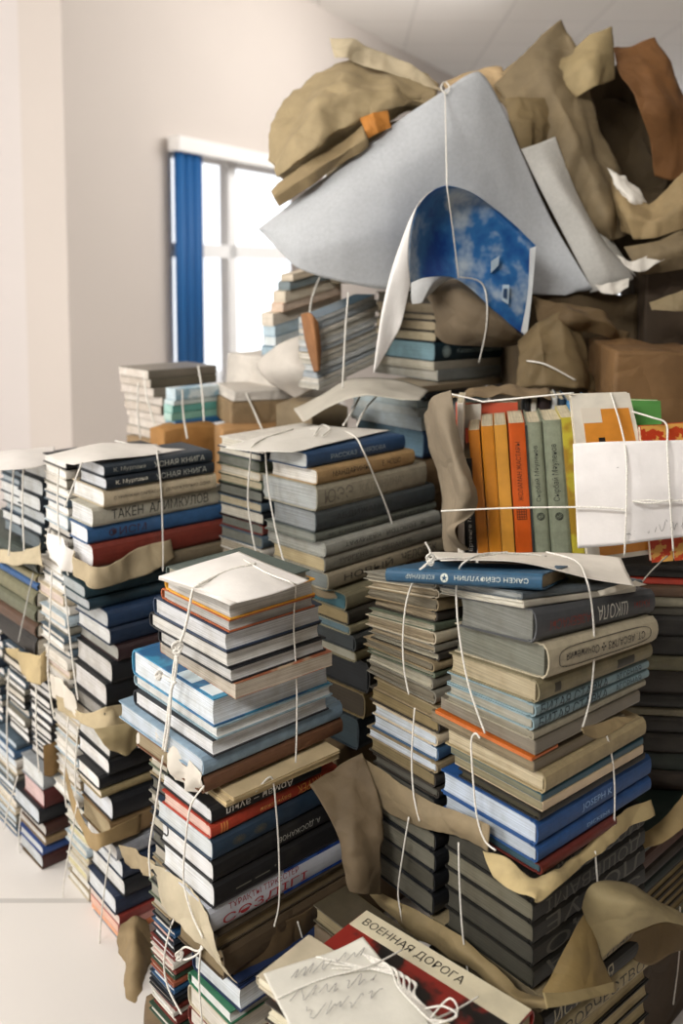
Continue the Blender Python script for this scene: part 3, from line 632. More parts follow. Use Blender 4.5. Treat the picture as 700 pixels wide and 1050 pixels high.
# bottom right bundle under the black one
PQ = W(566, 1060, ZB-.02)
B4, zb4 = pile("right stack's lowest bundle", "books of the right stack's lowest bundle", ZB, YB, 1020, [
 B(d='tan book with dark capitals', y=1040, pc=552, pr=690, pl=440, c='8d7f62', p='6b604a', l=.21, tx=[T('РОМАН  ЖУРНАЛ','2b261c',.05,.8,.25,.8)]),
 B(d='black ISTORIYA book', y=1062, pc=556, pr=690, pl=440, c='1b1a16', p='6b604a', l=.21, tx=[T('ИСТОРИЯ','a39a80',.08,.6,.2,.85)]),
 B(d='cream book lettered TVOR', y=1084, pc=556, pr=690, pl=440, c='a3946f', p='7b6f55', l=.21, tx=[T('ТВОРЧЕСТВО','3a3324',.1,.9,.25,.8)]),
 B(d='thick cream paged paperback', y=1103, pc=552, pr=690, pl=440, c='2a2620', p='b0a07a', l=.21, s='X'),
 B(d='cream paged black hardback', y=1122, pc=554, pr=690, pl=440, c='191814', p='b3a37e', l=.21, s='X'),
 B(d='cream paged dark hardback', y=1142, pc=552, pr=690, pl=440, c='1d1b16', p='a89871', l=.21, s='X'),
 B(d='yellowed black hardback', y=1164, pc=554, pr=690, pl=440, c='191814', p='a89871', l=.21, s='X'),
], 690, 440)
parcel(bp(556,1164), YB, .2, .2, 0, zb4-.001, 'brown paper parcel at the foot of the right stack', '5f4f38', 8)
# ------------------------------------------------------------------ warp of a bundle whose spines are thicker than its fore edges
def warp(roots, fn):
    bpy.context.view_layer.update()
    for r in roots:
        M = r.matrix_world.copy(); Mi = M.inverted()
        for c in r.children:
            MM = M @ c.matrix_local
            for v in c.data.vertices: v.co = MM.inverted() @ fn(MM @ v.co)
            c.data.update()
zt_ = W(543,604,ZB).z; zb_ = zb1; y0_ = ZB
def wB(p):
    s = min(max((p.z-zb_)/(zt_-zb_), 0), 1.2); d = p.y-y0_
    return Vector((p.x, p.y, p.z-.225*s*max(d,0)))
warp([o for o in BOOKS if o.get('group') == 'books of the big right stack'], wB)
# ================================================================== STANDING ROW C
ac = math.radians(-9); CD = Vector((math.cos(ac), math.sin(ac), 0)); CN_ = Vector((-CD.y, CD.x, 0))
C0 = W(478, 570, 1.31); C0.z = 0; CZB = W(520, 571, 1.30).z
def onrow(px, off=0):      # point of the row's front line under image column px
    k = (px-CX)/F; b = C0+CN_*off; b = Vector((b.x,b.y,CZB)); return b+CD*reach(b, CD, px)
def topz(px, py, off=0): p = onrow(px, off); return W(px, py, p.y).z
def standing(x0, x1, ty, cover, d, label, lean=5, off=0, pages='cfc4a8', soft=True, tx=[], ck=None, col2=None, group='books standing in the upright row', zb=None):
    a = onrow(x0, off); b = onrow(x1, off); t = (b-a).length-.0004; z0 = CZB if zb is None else zb; h = topz((x0+x1)/2-6, ty, off)-z0
    r = book(Vector(), 0, h, d, t, cover, pages, soft, None, label, group, ck=ck, col2=col2)
    le = math.radians(lean); up = (Vector((0,0,1))*math.cos(le) - CD*math.sin(le)); zz = -(CD*math.cos(le)+Vector((0,0,1))*math.sin(le))
    zoff = t*math.sin(le)
    M = Matrix((up, CN_, up.cross(CN_))).transposed().to_4x4(); M.translation = Vector((b.x, b.y, z0+zoff*1.0))
    r.matrix_world = M
    for q in tx: title(r, *q[0], **q[1])
    return r
standing(469,476,413,'e4dcd0',.12,'thin white-spined book at the left end of the upright row',1)
standing(477,489,470,'15171b',.13,'black book with white vertical title behind the curled kraft sheet',3,tx=[T('Ертеңге М','d9d7d0',.04,.4,.3,.7)])
standing(489.5,501,441,'c77a26',.12,'brown-orange book, leftmost of the plain orange spines',5)
standing(501.5,514.5,437,'d08526',.12,'orange-spined book between the brown-orange and the yellow-orange one',4.6)
standing(515,528,436,'dd9c3e',.12,'yellow-orange spined book with rubbed highlights',4.6)
standing(529,546,434,'cf5a1c',.12,'bright orange-red book with small black vertical title',4.4,tx=[T('ЖОЛАМАН ЖАСТАРЫ','2b1a12',.42,.86,.35,.65),T('▦','2b1a12',.28,.36,.2,.8)])
standing(546.3,548.8,436,'3c4342',.12,'thin dark grey book beside the orange-red one',4.4)
for x0, x1, ty, n_ in ((549,565,433,'left one of the two grey-green SYRBAI MAULENOV volumes'),(565.4,586.5,431,'right, wider one of the two grey-green SYRBAI MAULENOV volumes')):
    r = standing(x0,x1,ty,'8d947e',.12,n_,5,soft=False,tx=[T('Сырбай Мәуленов','1c2420',.42,.83,.33,.72)])
    l, t_ = r['_l'], r['_t']
    for rr in (.0052, .0036):
        cx_ = l*.31; v, f = tube([Vector((cx_+rr*math.cos(2*math.pi*i/20), -bulge(t_/2+rr*math.sin(2*math.pi*i/20), t_, r['_s'])-.0004, t_/2+rr*math.sin(2*math.pi*i/20))) for i in range(21)], .0005, k=4)
        link('emblem_ring', v, f, mat('ink','1c2420'), r)
    title(r, 'м', '1c2420', .30, .32, .42, .58, name='emblem_letter')
standing(587,600,428,'c2b43c',.12,'yellow-green book with ochre mottling',6,ck='picture',col2='a8842c')
standing(470,533,414,'c8583e',.02,'coral red book standing behind the orange spines',2,off=.125,ck='gloss')
pn = onrow(475,.118)
a_ = W(477,415,pn.y-.0); b_ = W(493,414,pn.y-.003)

for x0,x1,ty,c,lb in ((534,541,409,'1b1a1a','black book in the back row above the orange-red spine'),(541.5,548,408,'d8d2c4','white book in the back row'),(548.5,562,407,'2a1a18','dark maroon book in the back row'),(562.5,569,408,'d5d5d2','pale narrow book in the back row beside the maroon one'),(569.5,577,409,'23384a','dark blue book in the back row'),(577.5,600,411,'4f86b4','light blue book in the back row above the yellow-green spine')):
    standing(x0,x1,ty,c,.11,lb,0,off=.15,soft=False,group='books in the back row')
def facing(pts, t, cover, label, pages='d9cfb8', ck='gloss', col2=None, group='booklets facing out at the right of the row', name='booklet'):
    """booklet with its cover towards the room: pts = TL, TR, BR, BL world points, thickness away from the viewer"""
    tl, tr, br, bl_ = pts; n = (tr-tl).cross(tl-bl_).normalized(); n = n if n.y > 0 else -n
    r = bpy.data.objects.new(name, None); COL.objects.link(r); r.location = bl_; tag(r, label, 'booklet', group)
    def slab(q, d0, d1, nm, m, k=0):
        c = sum(q, Vector())/4; q = [p+(c-p)*k for p in q]
        V = [p+n*d0-bl_ for p in q]+[p+n*d1-bl_ for p in q]
        return link(nm, V, [(0,1,2,3),(4,5,6,7),(0,1,5,4),(1,2,6,5),(2,3,7,6),(3,0,4,7)], m, r)
    slab(pts, 0, .0008, 'cover', mat(ck, cover, col2)); slab(pts, .0009, t-.0009, 'page_block', mat('pages', pages), .02); slab(pts, t-.0008, t, 'back_cover', mat('gloss', cover))
    return r, slab
def q3(Y, *xy): return [W(x, y, Y if not isinstance(Y, (list,tuple)) else Y[i]) for i, (x, y) in enumerate(xy)]
r, sl = facing(q3(1.225,(585,405),(645,403),(683,566),(603,577)), .012, 'e3ddcf', 'tall white booklet with an orange picture, tied upright behind the white sheet')
def inner(pts, a,b,c,d):   # fractional rect inside quad
    tl,tr,br,bl_ = pts; f = lambda u,v: (tl*(1-u)+tr*u)*(1-v)+(bl_*(1-u)+br*u)*v
    return [f(a,c),f(b,c),f(b,d),f(a,d)]
PH = q3(1.225,(585,405),(645,403),(683,566),(603,577))
sl(inner(PH,.16,.93,.09,.97), -.0006, -.0001, 'orange_picture', mat('gloss','d98f35'))
sl(inner(PH,.36,.46,.26,.34), -.0010, -.0007, 'black_blot', mat('ink','1a1512'))
sl(inner(PH,.14,.46,.08,.17), -.0010, -.0007, 'pale_corner', mat('ink','dfd6c6'))
facing(q3(1.27,(600,409),(677,411),(680,470),(604,470)), .014, '5f9e52', 'green topped book behind the red patterned booklets')
facing(q3([1.215,1.215,1.205,1.205],(656,437),(682,436),(690,575),(668,577)), .01, 'b5391c', 'red booklet with yellow line pattern, left of the pair at the right edge', ck='pattern', col2='d8a352')
facing(q3([1.21,1.21,1.2,1.2],(683.5,435),(716,433),(722,572),(691.5,575)), .01, 'b8401c', 'red booklet with yellow line pattern, cut by the right edge', ck='pattern', col2='d8a352')
rsheet = sheet('paper_sheet', [[(587,455,1.20),(620,453,1.185),(660,452,1.175),(712,451,1.17)],[(589,500,1.19),(625,500,1.175),(660,498,1.165),(714,497,1.16)],[(592,562,1.195),(630,559,1.18),(665,554,1.17),(715,548,1.165)]], mat('paper','e9e5e3'), 'white sheet with faint pencil writing tied across the upright row', 'paper', .003, 7, seed=2)
# ================================================================== TOWER E (right edge, carries the row)
YE = -6; ZE = 1.27
def ep(px, py, Z=ZE): p = W(px, py, Z); return Vector((p.x,p.y,0))
RE, LE = dirs(YE); PE = onrow(600); PE.z = 0; PE = PE-CN_*.015
eb = []
z = CZB-.001
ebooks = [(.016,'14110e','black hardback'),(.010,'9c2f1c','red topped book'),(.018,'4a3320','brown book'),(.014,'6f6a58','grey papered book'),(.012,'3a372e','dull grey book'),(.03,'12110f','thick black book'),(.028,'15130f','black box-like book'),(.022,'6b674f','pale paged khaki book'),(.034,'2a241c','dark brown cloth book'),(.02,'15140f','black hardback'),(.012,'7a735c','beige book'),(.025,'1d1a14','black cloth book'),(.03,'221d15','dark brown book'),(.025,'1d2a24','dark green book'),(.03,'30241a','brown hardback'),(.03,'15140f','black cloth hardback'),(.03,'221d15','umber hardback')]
PE2 = onrow(480); PE2 = Vector((PE2.x,PE2.y,0))
for i, (t, c, d) in enumerate(ebooks):
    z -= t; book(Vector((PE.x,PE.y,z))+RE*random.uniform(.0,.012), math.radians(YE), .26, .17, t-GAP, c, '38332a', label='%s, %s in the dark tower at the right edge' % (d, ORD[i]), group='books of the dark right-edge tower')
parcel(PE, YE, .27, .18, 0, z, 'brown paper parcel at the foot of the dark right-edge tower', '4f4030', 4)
parcel(onrow(497)-Vector((0,0,CZB))+CN_*.03, YE, .135, .2, 0, CZB-.006, 'brown paper parcel carrying the left end of the upright row', '4f4030', 14, crumple=.003)
# bundle at the lower right edge
PR = W(642, 1000, 1.12); PR.z = 0
z1 = W(642, 872, 1.12).z; 
RR, LR = dirs(44)
rb = [(.022,'1b2a24','b8ad96','green black book with small white dot'),(.024,'4a2a1c','6b5a40','reddish brown book'),(.018,'2a2118','6b5a40','dark brown book'),(.016,'1d2a28','5a5340','dark teal book'),(.014,'3a3020','a8976f','tan book'),(.013,'2a2418','ad9a72','cream paged book'),(.013,'2a2418','ad9a72','cream paged thin book'),(.013,'2a2418','b5a37c','cream paged black edged book'),(.014,'6b5c40','a8976f','tan cloth book'),(.016,'57604f','948a68','olive book'),(.02,'35302a','7a6c4c','brown edged book')]
z = z1
for i, (t, c, p, d) in enumerate(rb):
    z -= t; place(PR, 44, z, .2, .085, t-GAP, 'R' if i < 4 else 'X', cover=c, pages=p, label='%s, %s in the bundle at the lower right edge' % (d, ORD[i]), group='books of the lower right edge bundle')
parcel(PR, 44, .2, .085, 0, z, 'brown paper parcel at the foot of the lower right bundle', '4f4030', 6, crumple=.002)
# ================================================================== FOREGROUND BUNDLE F
YG = 48; RG, LG = dirs(YG); zf = .345
a = hitz(268, 1006, zf); PG = Vector((a.x,a.y,0))-LG*.22
z = zf
z -= .017; vb = place(PG+RG*.005, YG, z, .145, .21, .0165, 'LX', cover='7e2018', col2='16110f', ck='picture', pages='8f8468', label='book with red and black cover and cream title band, under the foreground white sheet', group='books of the foreground bundle')
l, w, tt = vb['_l'], vb['_w'], vb['_t']
# title band along the right border of the cover (local y small = spine)
o = flat(vb, 'title_band', .001, l-.001, .001, .030, tt, mat('gloss','c9c0a6'))
me = text_mesh('ВОЕННАЯ ДОРОГА'); vs = [v.co.copy() for v in me.vertices]; a0 = min(v.x for v in vs); a1 = max(v.x for v in vs); b1 = max(v.y for v in vs)
for v, c in zip(me.vertices, vs): v.co = (l*.95-(l*.62)*(c.x-a0)/(a1-a0), .021-.011*c.y/b1, tt+.0009)
me.materials.clear(); me.materials.append(mat('ink','2a2620')); o = bpy.data.objects.new('title_lettering', me); COL.objects.link(o); o.parent = vb
for i, (t, c, p, s_) in enumerate([(.02,'35302a','cfc8b0','X'),(.016,'6b2a22','d8d0ba','X'),(.014,'14161a','c9c0a6','X'),(.018,'7a766a','cfc8b0','X'),(.016,'57604f','b8ad96','X')]):
    z -= t; place(PG, YG, z, .14, .215, t-GAP, 'R', cover=c, pages=p, rag=.002, label='%s ragged book, %s under the red and black covered one' % (CN.get(c,'dull'), ORD[i] if i else 'first'), group='books of the foreground bundle', rot=random.uniform(-.02,.02))
parcel(PG, YG, .14, .22, 0, z, 'brown paper parcel at the foot of the foreground bundle', '5f4f38', 9, crumple=.003)
for i, (t, c) in enumerate([(.009,'b8ad96'),(.008,'4a3a28')]):
    place(PG+RG*-.01+LG*.0, YG, zf+(.008 if i == 0 else 0), .075, .215, t-GAP, 'X', cover=c, pages='d5cdb8', soft=True, rag=.003, label=('torn white paged booklet right under the foreground white sheet','brown torn booklet, second under the foreground white sheet')[i], group='books of the foreground bundle', rot=random.uniform(-.04,.04))
zs = zf+.021
def hz(px, py, z=None): return hitz(px, py, zs if z is None else z)
def lift(p, h): return p+Vector((0,0,h))
fsheet = sheet('paper_sheet', [[hz(270,1000),hz(305,988),hz(340,976),lift(hz(372,964),.004)],[hz(282,1025),hz(322,1012),hz(360,1000),hz(400,995)],[hz(296,1052),hz(340,1042),hz(385,1033),hz(425,1028)],[lift(hz(312,1085),-.01),hz(355,1075),hz(400,1065),lift(hz(448,1056),-.004)]], mat('paper','d6d3c8'), 'cream white sheet with pencil scribbles on the foreground bundle', 'paper', .002, 8, seed=5)
# two dim books behind it
zq = .30
for i, (pts, c, lb) in enumerate([(((373,962),(400,948)), '3a3324','dull brown book lying behind the foreground white sheet'),]):
    p0 = hitz(396, 986, zq+.02); place(Vector((p0.x,p0.y,0)), 42, zq, .05, .12, .02, 'R', cover=c, pages='6b6046', label=lb)
    parcel(Vector((p0.x,p0.y,0)), 42, .05, .12, 0, zq-.001, 'narrow brown parcel between the two front stacks', '4a3c28', 7, crumple=.002)
# ================================================================== BACK: BUNDLES N and D
parcel(Vector((-.055,1.74,0)), 40, .09, .12, 0, .80, 'brown paper parcel behind the middle stack', '7a6a50', 10, .003)
parcel(Vector((.31,1.56,0)), 0, .45, .40, 0, .79, 'large brown paper parcel behind the upright row', '5f4f38', 11, .004)
YN = 40
N1, zn = pile('flat bundle behind the middle stack', 'books behind the middle stack', 1.70, YN, 396, [
 B(d='pale tan magazine', y=403, pc=432, pr=515, pl=385, c='a3937a', p='8f8470', soft=True),
 B(d='black hardback', y=411, pc=436, pr=500, pl=380, c='15161a', p='3c4a52'),
 B(d='light blue magazine', y=419, pc=428, pr=500, pl=360, c='9fb4bd', p='b9c6c8', soft=True),
 B(d='pale blue-white magazine', y=428, pc=430, pr=500, pl=362, c='b3bfc2', p='c5cccb', soft=True),
 B(d='white paged magazine', y=442, pc=432, pr=500, pl=360, c='b9c4c6', p='b9c4c8', soft=True),
 B(d='navy hardback', y=470, pc=434, pr=500, pl=364, c='1d3550', p='5f7a8a'),
], 515, 360)
p = W(434,470,1.70); parcel(Vector((p.x,p.y,0)), YN, .15, .19, 0, zn, 'small brown parcel beneath the light blue magazines', '5f4a30', 12, crumple=.003)
# D3 books under the blue magazine cover
D3, zd3 = pile('books under the blue cover', 'books under the blue magazine cover', 1.76, 35, 300, [
 B(d='dark hardback', y=311, pc=446, pr=515, pl=386, c='2a2620', p='4a4438'),
 B(d='tan paged hardback', y=322, pc=447, pr=518, pl=384, c='5a4c38', p='8a7d66'),
 B(d='black hardback', y=329, pc=445, pr=520, pl=386, c='15140f', p='9a8c72'),
 B(d='tan cloth book', y=340, pc=447, pr=520, pl=384, c='2a241c', p='a3957a'),
 B(d='cream paged book', y=351, pc=446, pr=520, pl=383, c='1d1b18', p='b0a489'),
 B(d='dark blue-green book with silver title', y=371, pc=445, pr=530, pl=392, c='1c3540', p='7fa0aa', s='R', rot=0, tx=[T('Казахстан адебиети','a9bdbd',.25,.85,.35,.65),T('◉','a9bdbd',.08,.18,.2,.8)]),
 B(d='white paged magazine', y=380, pc=444, pr=530, pl=386, c='b8b2a3', p='c5bfae', soft=True, rag=.001),
 B(d='crumpled grey magazine', y=391, pc=448, pr=528, pl=384, c='8f9492', p='b3b0a5', soft=True, rag=.001),
], 520, 385)
# D2 brochures, tilted up to the right
D2, _ = pile('tilted brochure bundle', 'brochures of the tilted bundle', 1.74, 38, 326, [
 B(d='blue-grey brochure' if i%2 else 'pale brochure', y=326+ (i+1)*6.2, pc=325+ (i%3), pr=384+(i*7%5), pl=306, c=['4f6a7c','b5b2a8','6f7f88','8f9aa0','c9c6bf','7d6f50','a89a80'][i%7], p=['c5c8c8','a3aab0','cfcac0','b8b4a9'][i%4], soft=True, s='X', rag=.001, n='brochure') for i in range(12)], 384, 306)
pv = W(325, 400, 1.74); R38 = dirs(38)[0]
fn = lambda p: Vector((p.x,p.y,p.z+.30*(p-pv).dot(R38)))
warp(D2, fn)
D1, _ = pile('blurred magazine bundle by the window', 'magazines by the window', 2.0, 40, 283, [
 B(d=['beige rolled magazine','dark grey magazine','cream magazine','rust edged magazine','beige magazine','blue striped magazine','teal and white magazine','dark blue magazine'][i], y=y, pc=x, pr=350, pl=x-12, c=['b8a98f','3f4c52','c9bda8','c79a7c','cfc3b0','5a86a8','4f7f94','2f4f66'][i], p=['cfc3b0','7a868a','d8cdba','d8c3b0','d8cebf','b9cdd8','d8e0e2','9fb4c0'][i], soft=True, s='X', n='magazine') for i, (y, x) in enumerate([(290,300),(299,297),(311,292),(320,290),(333,280),(344,282),(354,282),(364,280)])], 350, 280)
pv1 = W(290, 360, 2.0); warp(D1, lambda p: Vector((p.x,p.y,p.z+.22*(p-pv1).dot(dirs(40)[0]))))
z_ = W(300,402,1.95).z
parcel(Vector((W(282,380,1.98).x,1.98,0)), 40, .2, .2, W(290,420,1.98).z, W(290,366,1.98).z, 'white paper bag under the blurred magazine bundle', 'cfc8be', 13, crumple=.012, name='paper_bag')
parcel(Vector((W(282,380,1.98).x,1.98,0)), 40, .2, .2, 0, W(290,421,1.98).z, 'brown parcel beneath the white paper bag', '8a7355', 15)
z2 = W(325, 402, 1.74).z
# ================================================================== BACK LEFT BUNDLES G
G1, zg1 = pile('grey bundle left of the blind', 'magazines at the back left', 2.1, 42, 380, [
 B(d='grey brown magazine' if i%2 else 'taupe magazine', y=380+(i+1)*9.2, pc=[152,155,158,166,165,170,172,170][i], pr=[222,222,190,190,190,190,190,190][i], pl=[122,123,124,128,128,130,132,130][i], c=['6f685c','5c5648','8c8478','7a7468'][i%4], p=['d3cbc2','c3b9ae','cfc6bd'][i%3], soft=True, n='magazine') for i in range(8)], 222, 122)
G2, zg2 = pile('turquoise bundle at the back', 'magazines at the back left', 1.95, 42, 399, [
 B(d='pale blue checked magazine', y=411, pc=180, pr=226, pl=170, c='8fb3c6', c2='cfdde2', ck='picture', p='c3d3da', soft=True, n='magazine'),
 B(d='white magazine', y=416, pc=178, pr=228, pl=168, c='c5d6d8', p='c9d8da', soft=True, n='magazine'),
 B(d='green turquoise magazine', y=424, pc=177, pr=236, pl=168, c='5fa39c', p='a3c9c0', soft=True, n='magazine'),
 B(d='pale green magazine', y=432, pc=176, pr=238, pl=168, c='7fb3a6', p='b3d0c8', soft=True, n='magazine'),
 B(d='blue magazine', y=438, pc=180, pr=236, pl=170, c='2f6a9c', p='8fb3c9', soft=True, n='magazine'),
], 236, 168)
def backparcel(px0, px1, y0, y1, Z, lab, c, yaw=20, w=.16, seed=1, cr=.006, gnd=False):
    a = W(px0, y1, Z); l = reach(a, dirs(yaw)[0], px1); return parcel(Vector((a.x,a.y,0)), yaw, l, w, 0 if gnd else a.z, W(px0,y0,Z).z, lab, c, seed, cr)
backparcel(238,305,401,412,1.9,'grey-white flat parcel at the top of the back bundles','c9c2b8',20,.16,21,.004)
backparcel(236,303,412.5,437,1.9,'kraft brown parcel beside the turquoise magazines','8f7858',20,.16,22,.003)
backparcel(228,300,437.5,480,1.86,'orange brown cardboard parcel behind the middle stack','a07a4e',20,.08,23,.003,True)
backparcel(168,226,438.5,480,1.9,'orange brown cardboard parcel under the turquoise magazines','a5773f',36,.07,24,.003,True)
a = W(170, 454, 2.1); parcel(Vector((a.x,a.y,0)), 42, .16, .18, 0, zg1, 'brown parcel under the grey magazine bundle', '8a7355', 25)
# ================================================================== PAPER AND TWINE
def face(P, yaw, side, px, py, off=.004):
    R, L = dirs(yaw); n = -L if side == 'R' else -R; d = ray(px, py); q = Vector((P.x,P.y,H))+n*off
    return CAM + d*((q-CAM).dot(n)/d.dot(n))
def KR(c='a08a63'):
    v = [int(c[i:i+2],16) for i in (0,2,4)]; g = sum(v)/3
    return mat('kraft', ''.join('%02x' % int(x*.96+g*.04) for x in v))
TP = tp(96, 560); TPb = tp(108, 800)
# ---- left tower
def hT(x,y,dz=0): return hitz(x,y,W(107,477,ZT).z+.003+dz)
def hF(x,y,dz=0): return hitz(x,y,W(49,477,ZF).z+.003+dz)
f = lambda s, x, y, o=.006: face(TP, YT, s, x, y, o)
sheet('kraft_wrap', [[f('L',74,563,.010),f('L',88,578,.012),f('R',108,581,.014),f('R',140,563,.008),f('R',175,553,.006)],[f('L',70,585,.012),f('L',86,596,.018),f('R',99,604,.022),f('R',150,589,.012),f('R',179,571,.008)]], KR('a89878'), "tan kraft wrap folded under the left tower's lettered pile", crumple=.005, cs=22, seed=1)
f = lambda s, x, y, o=.008: face(TPb, YT, s, x, y, o)
sheet('kraft_wrap', [[f('L',60,712),f('L',84,731,.012),f('R',108,725,.004),f('R',128,722,.002)],[f('L',62,728),f('L',90,745,.018),f('R',112,748,.02),f('R',129,740,.004)]], KR('b3a27e'), "crumpled tan wrap upper fold halfway down the left tower", crumple=.005, cs=24, seed=2)
sheet('kraft_wrap', [[f('R',96,747,.02),f('R',112,745,.026),f('R',144,737,.03)],[f('R',103,758,.03),f('R',118,757,.034),f('R',144,751,.03)],[f('R',112,768,.024),f('R',130,775,.032),f('R',142,764,.028)]], KR('a8966d'), "pointed kraft corner sticking out halfway down the left tower", crumple=.003, cs=26, seed=3)
sheet('kraft_wrap', [[f('L',67,784,.006),f('L',76,815,.012),f('L',90,848,.014),f('R',104,854,.016),f('R',144,834,.006)],[f('L',66,796,.008),f('L',74,828,.014),f('L',94,870,.018),f('R',107,868,.018),f('R',143,853,.006)]], KR('9c8358'), "kraft wrap band above the left tower's bottom bundle", crumple=.002, cs=20, seed=4)
def gz(px, py): return hitz(px, py, .003)
PT4 = tp(124, 940)
f = lambda s, x, y, o=.008: face(PT4, YT, s, x, y, o)
sheet('kraft_wrap', [[f('R',124,948,.004),f('R',138,941,.012),f('R',150,944,.02)],[f('R',121,972,.02),f('R',138,968,.07),f('R',156,974,.06)],[f('R',119,1000,.04),f('R',136,1006,.10),f('R',158,1008,.10)],[f('R',110,1009,.05),f('R',138,1030,.13),f('R',172,1037,.15)]], KR('8a7552'), "brown kraft sheet slumping onto the floor beside the left tower", crumple=.005, cs=16, seed=6)
sheet('kraft_wrap', [[f('L',62,925,.004),f('L',84,965,.006),f('L',105,992,.008),f('L',122,1003,.01)],[f('L',62,938,.012),f('L',86,978,.016),f('L',108,1003,.018),f('L',124,1010,.02)]], mat('paper','aaa391'), "grey-green paper edge under the left tower's bottom bundle", crumple=.002, cs=20, seed=7)
sheet('paper_sheet', [[hT(46,467),hT(98,457,.006),hT(160,455)],[hT(58,472),hT(104,465,.008),hT(168,459,.004)],[hT(76,476),hT(112,471,.003),hT(190,461)]], mat('paper','dcd7d0'), 'white paper lying over the top of the left tower', 'paper', .003, 12, seed=8)
sheet('torn_paper', [[face(TP,YT,'L',48,540,.006),face(TP,YT,'L',60,552,.02),face(TP,YT,'L',74,566,.014)],[face(TP,YT,'L',50,566,.006),face(TP,YT,'L',60,580,.022),face(TP,YT,'L',72,588,.016)]], mat('paper','e0dcd6'), 'white crumpled paper at the left side of the lettered pile', 'paper', .006, 20, seed=9)
sheet('torn_paper', [[face(TPb,YT,'L',52,690,.004),face(TPb,YT,'L',66,700,.016),face(TPb,YT,'L',78,715,.01)],[face(TPb,YT,'L',56,712,.004),face(TPb,YT,'L',70,728,.018),face(TPb,YT,'L',80,738,.012)]], mat('paper','d5cdbf'), 'cream torn paper halfway down the left tower', 'paper', .006, 20, seed=10)
# ---- far left
PF = fp(42, 700)
f = lambda s, x, y, o=.008: face(PF, YF, s, x, y, o)
sheet('kraft_wrap', [[f('L',-8,560,.01),f('L',14,566,.02),f('L',32,562,.02),f('L',44,556,.02)],[f('L',-8,574,.01),f('L',14,580,.024),f('L',32,578,.028),f('L',44,582,.02)]], KR('b8aa8c'), 'pale crumpled wrap under the upper pile of the far-left tower', crumple=.006, cs=18, seed=11)
sheet('kraft_wrap', [[f('L',6,664,.006),f('L',24,668,.012),f('L',40,672,.012),f('R',50,662,.004)],[f('L',22,690,.006),f('L',30,698,.02),f('L',42,702,.02),f('R',53,690,.006)]], KR('b8a377'), 'tan crumpled wrap in the middle of the far-left tower', crumple=.006, cs=18, seed=12)
sheet('kraft_wrap', [[f('R',44,764,.010),f('R',52,762,.012),f('R',60,758,.010)],[f('R',45,795,.010),f('R',53,796,.012),f('R',61,790,.010)]], KR('86683c'), 'small brown wrap end on the far-left tower', crumple=.002, seed=13)
sheet('paper_sheet', [[hF(-12,466),hF(20,461,.006),hF(56,460)],[hF(-12,474),hF(20,469,.008),hF(56,466,.003)],[hF(-8,482),hF(22,480,.004),hF(50,476)]], mat('paper','dcd7d2'), 'white paper lying over the far-left tower', 'paper', .003, 12, seed=14)
# ---- stack A
PA1 = tpA = Vector((W(220,720,ZA).x, ZA, 0))
f = lambda s, x, y, o=.004: face(PA1, YA, s, x, y, o)
zc_ = za + 0; ztop = W(236, 607, ZA).z
def hA(px, py, dz=0): return hitz(px, py, ztop+dz)
cap = sheet('paper_sheet', [[hA(245,566,.004),hA(281,580,.008),hA(317,594,.000)],[hA(203,578,.006),hA(243,593,.012),hA(281,608,.004)],[hA(163,591,-.001),hA(204,604,.006),hA(243,618,.004)]], mat('paper','e9e5e0'), 'large white paper sheet capping the front book stack', 'paper', .0012, 9, seed=20)
sheet('flap', [[hA(163,591,-.001),hA(204,604,.006),hA(243,618,.004)],[f('L',163,594,.012),f('L',200,606,.012),f('L',237,621,.018)]], mat('paper','dcd7d0'), '', 'paper', .0005, 9, seed=21, parent=cap)
sheet('torn_paper', [[f('L',141,736,-.02),f('L',154,737,.0),f('L',172,756,.005),f('L',191,775,.008),f('L',207,793,.012)],[f('L',143,752,-.02),f('L',158,762,.002),f('L',176,780,.01),f('L',192,793,.012),f('L',207,806,.014)],[f('L',146,764,-.02),f('L',160,776,.0),f('L',177,790,.006),f('L',192,806,.01),f('L',206,818,.012)]], mat('paper','c9c2b6'), 'crumpled off-white wrapping on the left side of the white-capped stack', crumple=.006, cs=28, seed=22)
f = lambda s, x, y, o=.006: face(PA1, YA, s, x, y, o)
sheet('kraft_wrap', [[f('L',150,884,.0),f('L',172,893,.006),f('L',196,915,.008),f('L',213,936,.010)],[f('L',155,902,.0),f('L',180,925,.012),f('L',206,958,.014),f('L',226,984,.012)],[f('L',163,925,.0),f('L',184,948,.010),f('L',214,980,.012),f('L',243,1009,.004)]], KR('bdb196'), 'cream wrap along the left side of the dictionary bundle', crumple=.004, cs=20, seed=23)
sheet('kraft_wrap', [[f('R',226,984,.002),f('R',262,962,.004),f('R',310,934,.004),f('R',360,909,.004)],[f('R',236,996,.003),f('R',268,985,.006),f('R',312,960,.006),f('R',360,935,.006)],[f('R',247,1010,.003),f('R',278,996,.006),f('R',316,980,.006),f('R',362,960,.006)]], KR('5a482e'), 'dark brown wrap below the dictionary at the front', crumple=.003, cs=14, seed=24)
sheet('kraft_wrap', [[f('L',122,866,-.05),f('L',140,872,-.045),f('L',160,888,-.03)],[f('L',134,890,-.05),f('L',150,896,-.04),f('L',168,916,-.02)]], KR('a39271'), 'small curl of kraft between left tower and front stack', crumple=.006, cs=24, seed=25)
sheet('kraft_wrap', [[W(317,806,1.10),W(342,790,1.12),W(372,772,1.12)],[W(331,828,1.08),W(355,815,1.09),W(384,806,1.10)],[W(343,850,1.06),W(362,850,1.06),W(390,845,1.08)],[W(352,882,1.05),W(366,888,1.04),W(388,880,1.06)],[W(358,912,1.04),W(372,915,1.04),W(392,918,1.06)]], KR('6a5a42'), 'brown kraft sheet wedged between the front stack and the right stack', crumple=.006, cs=14, seed=26)
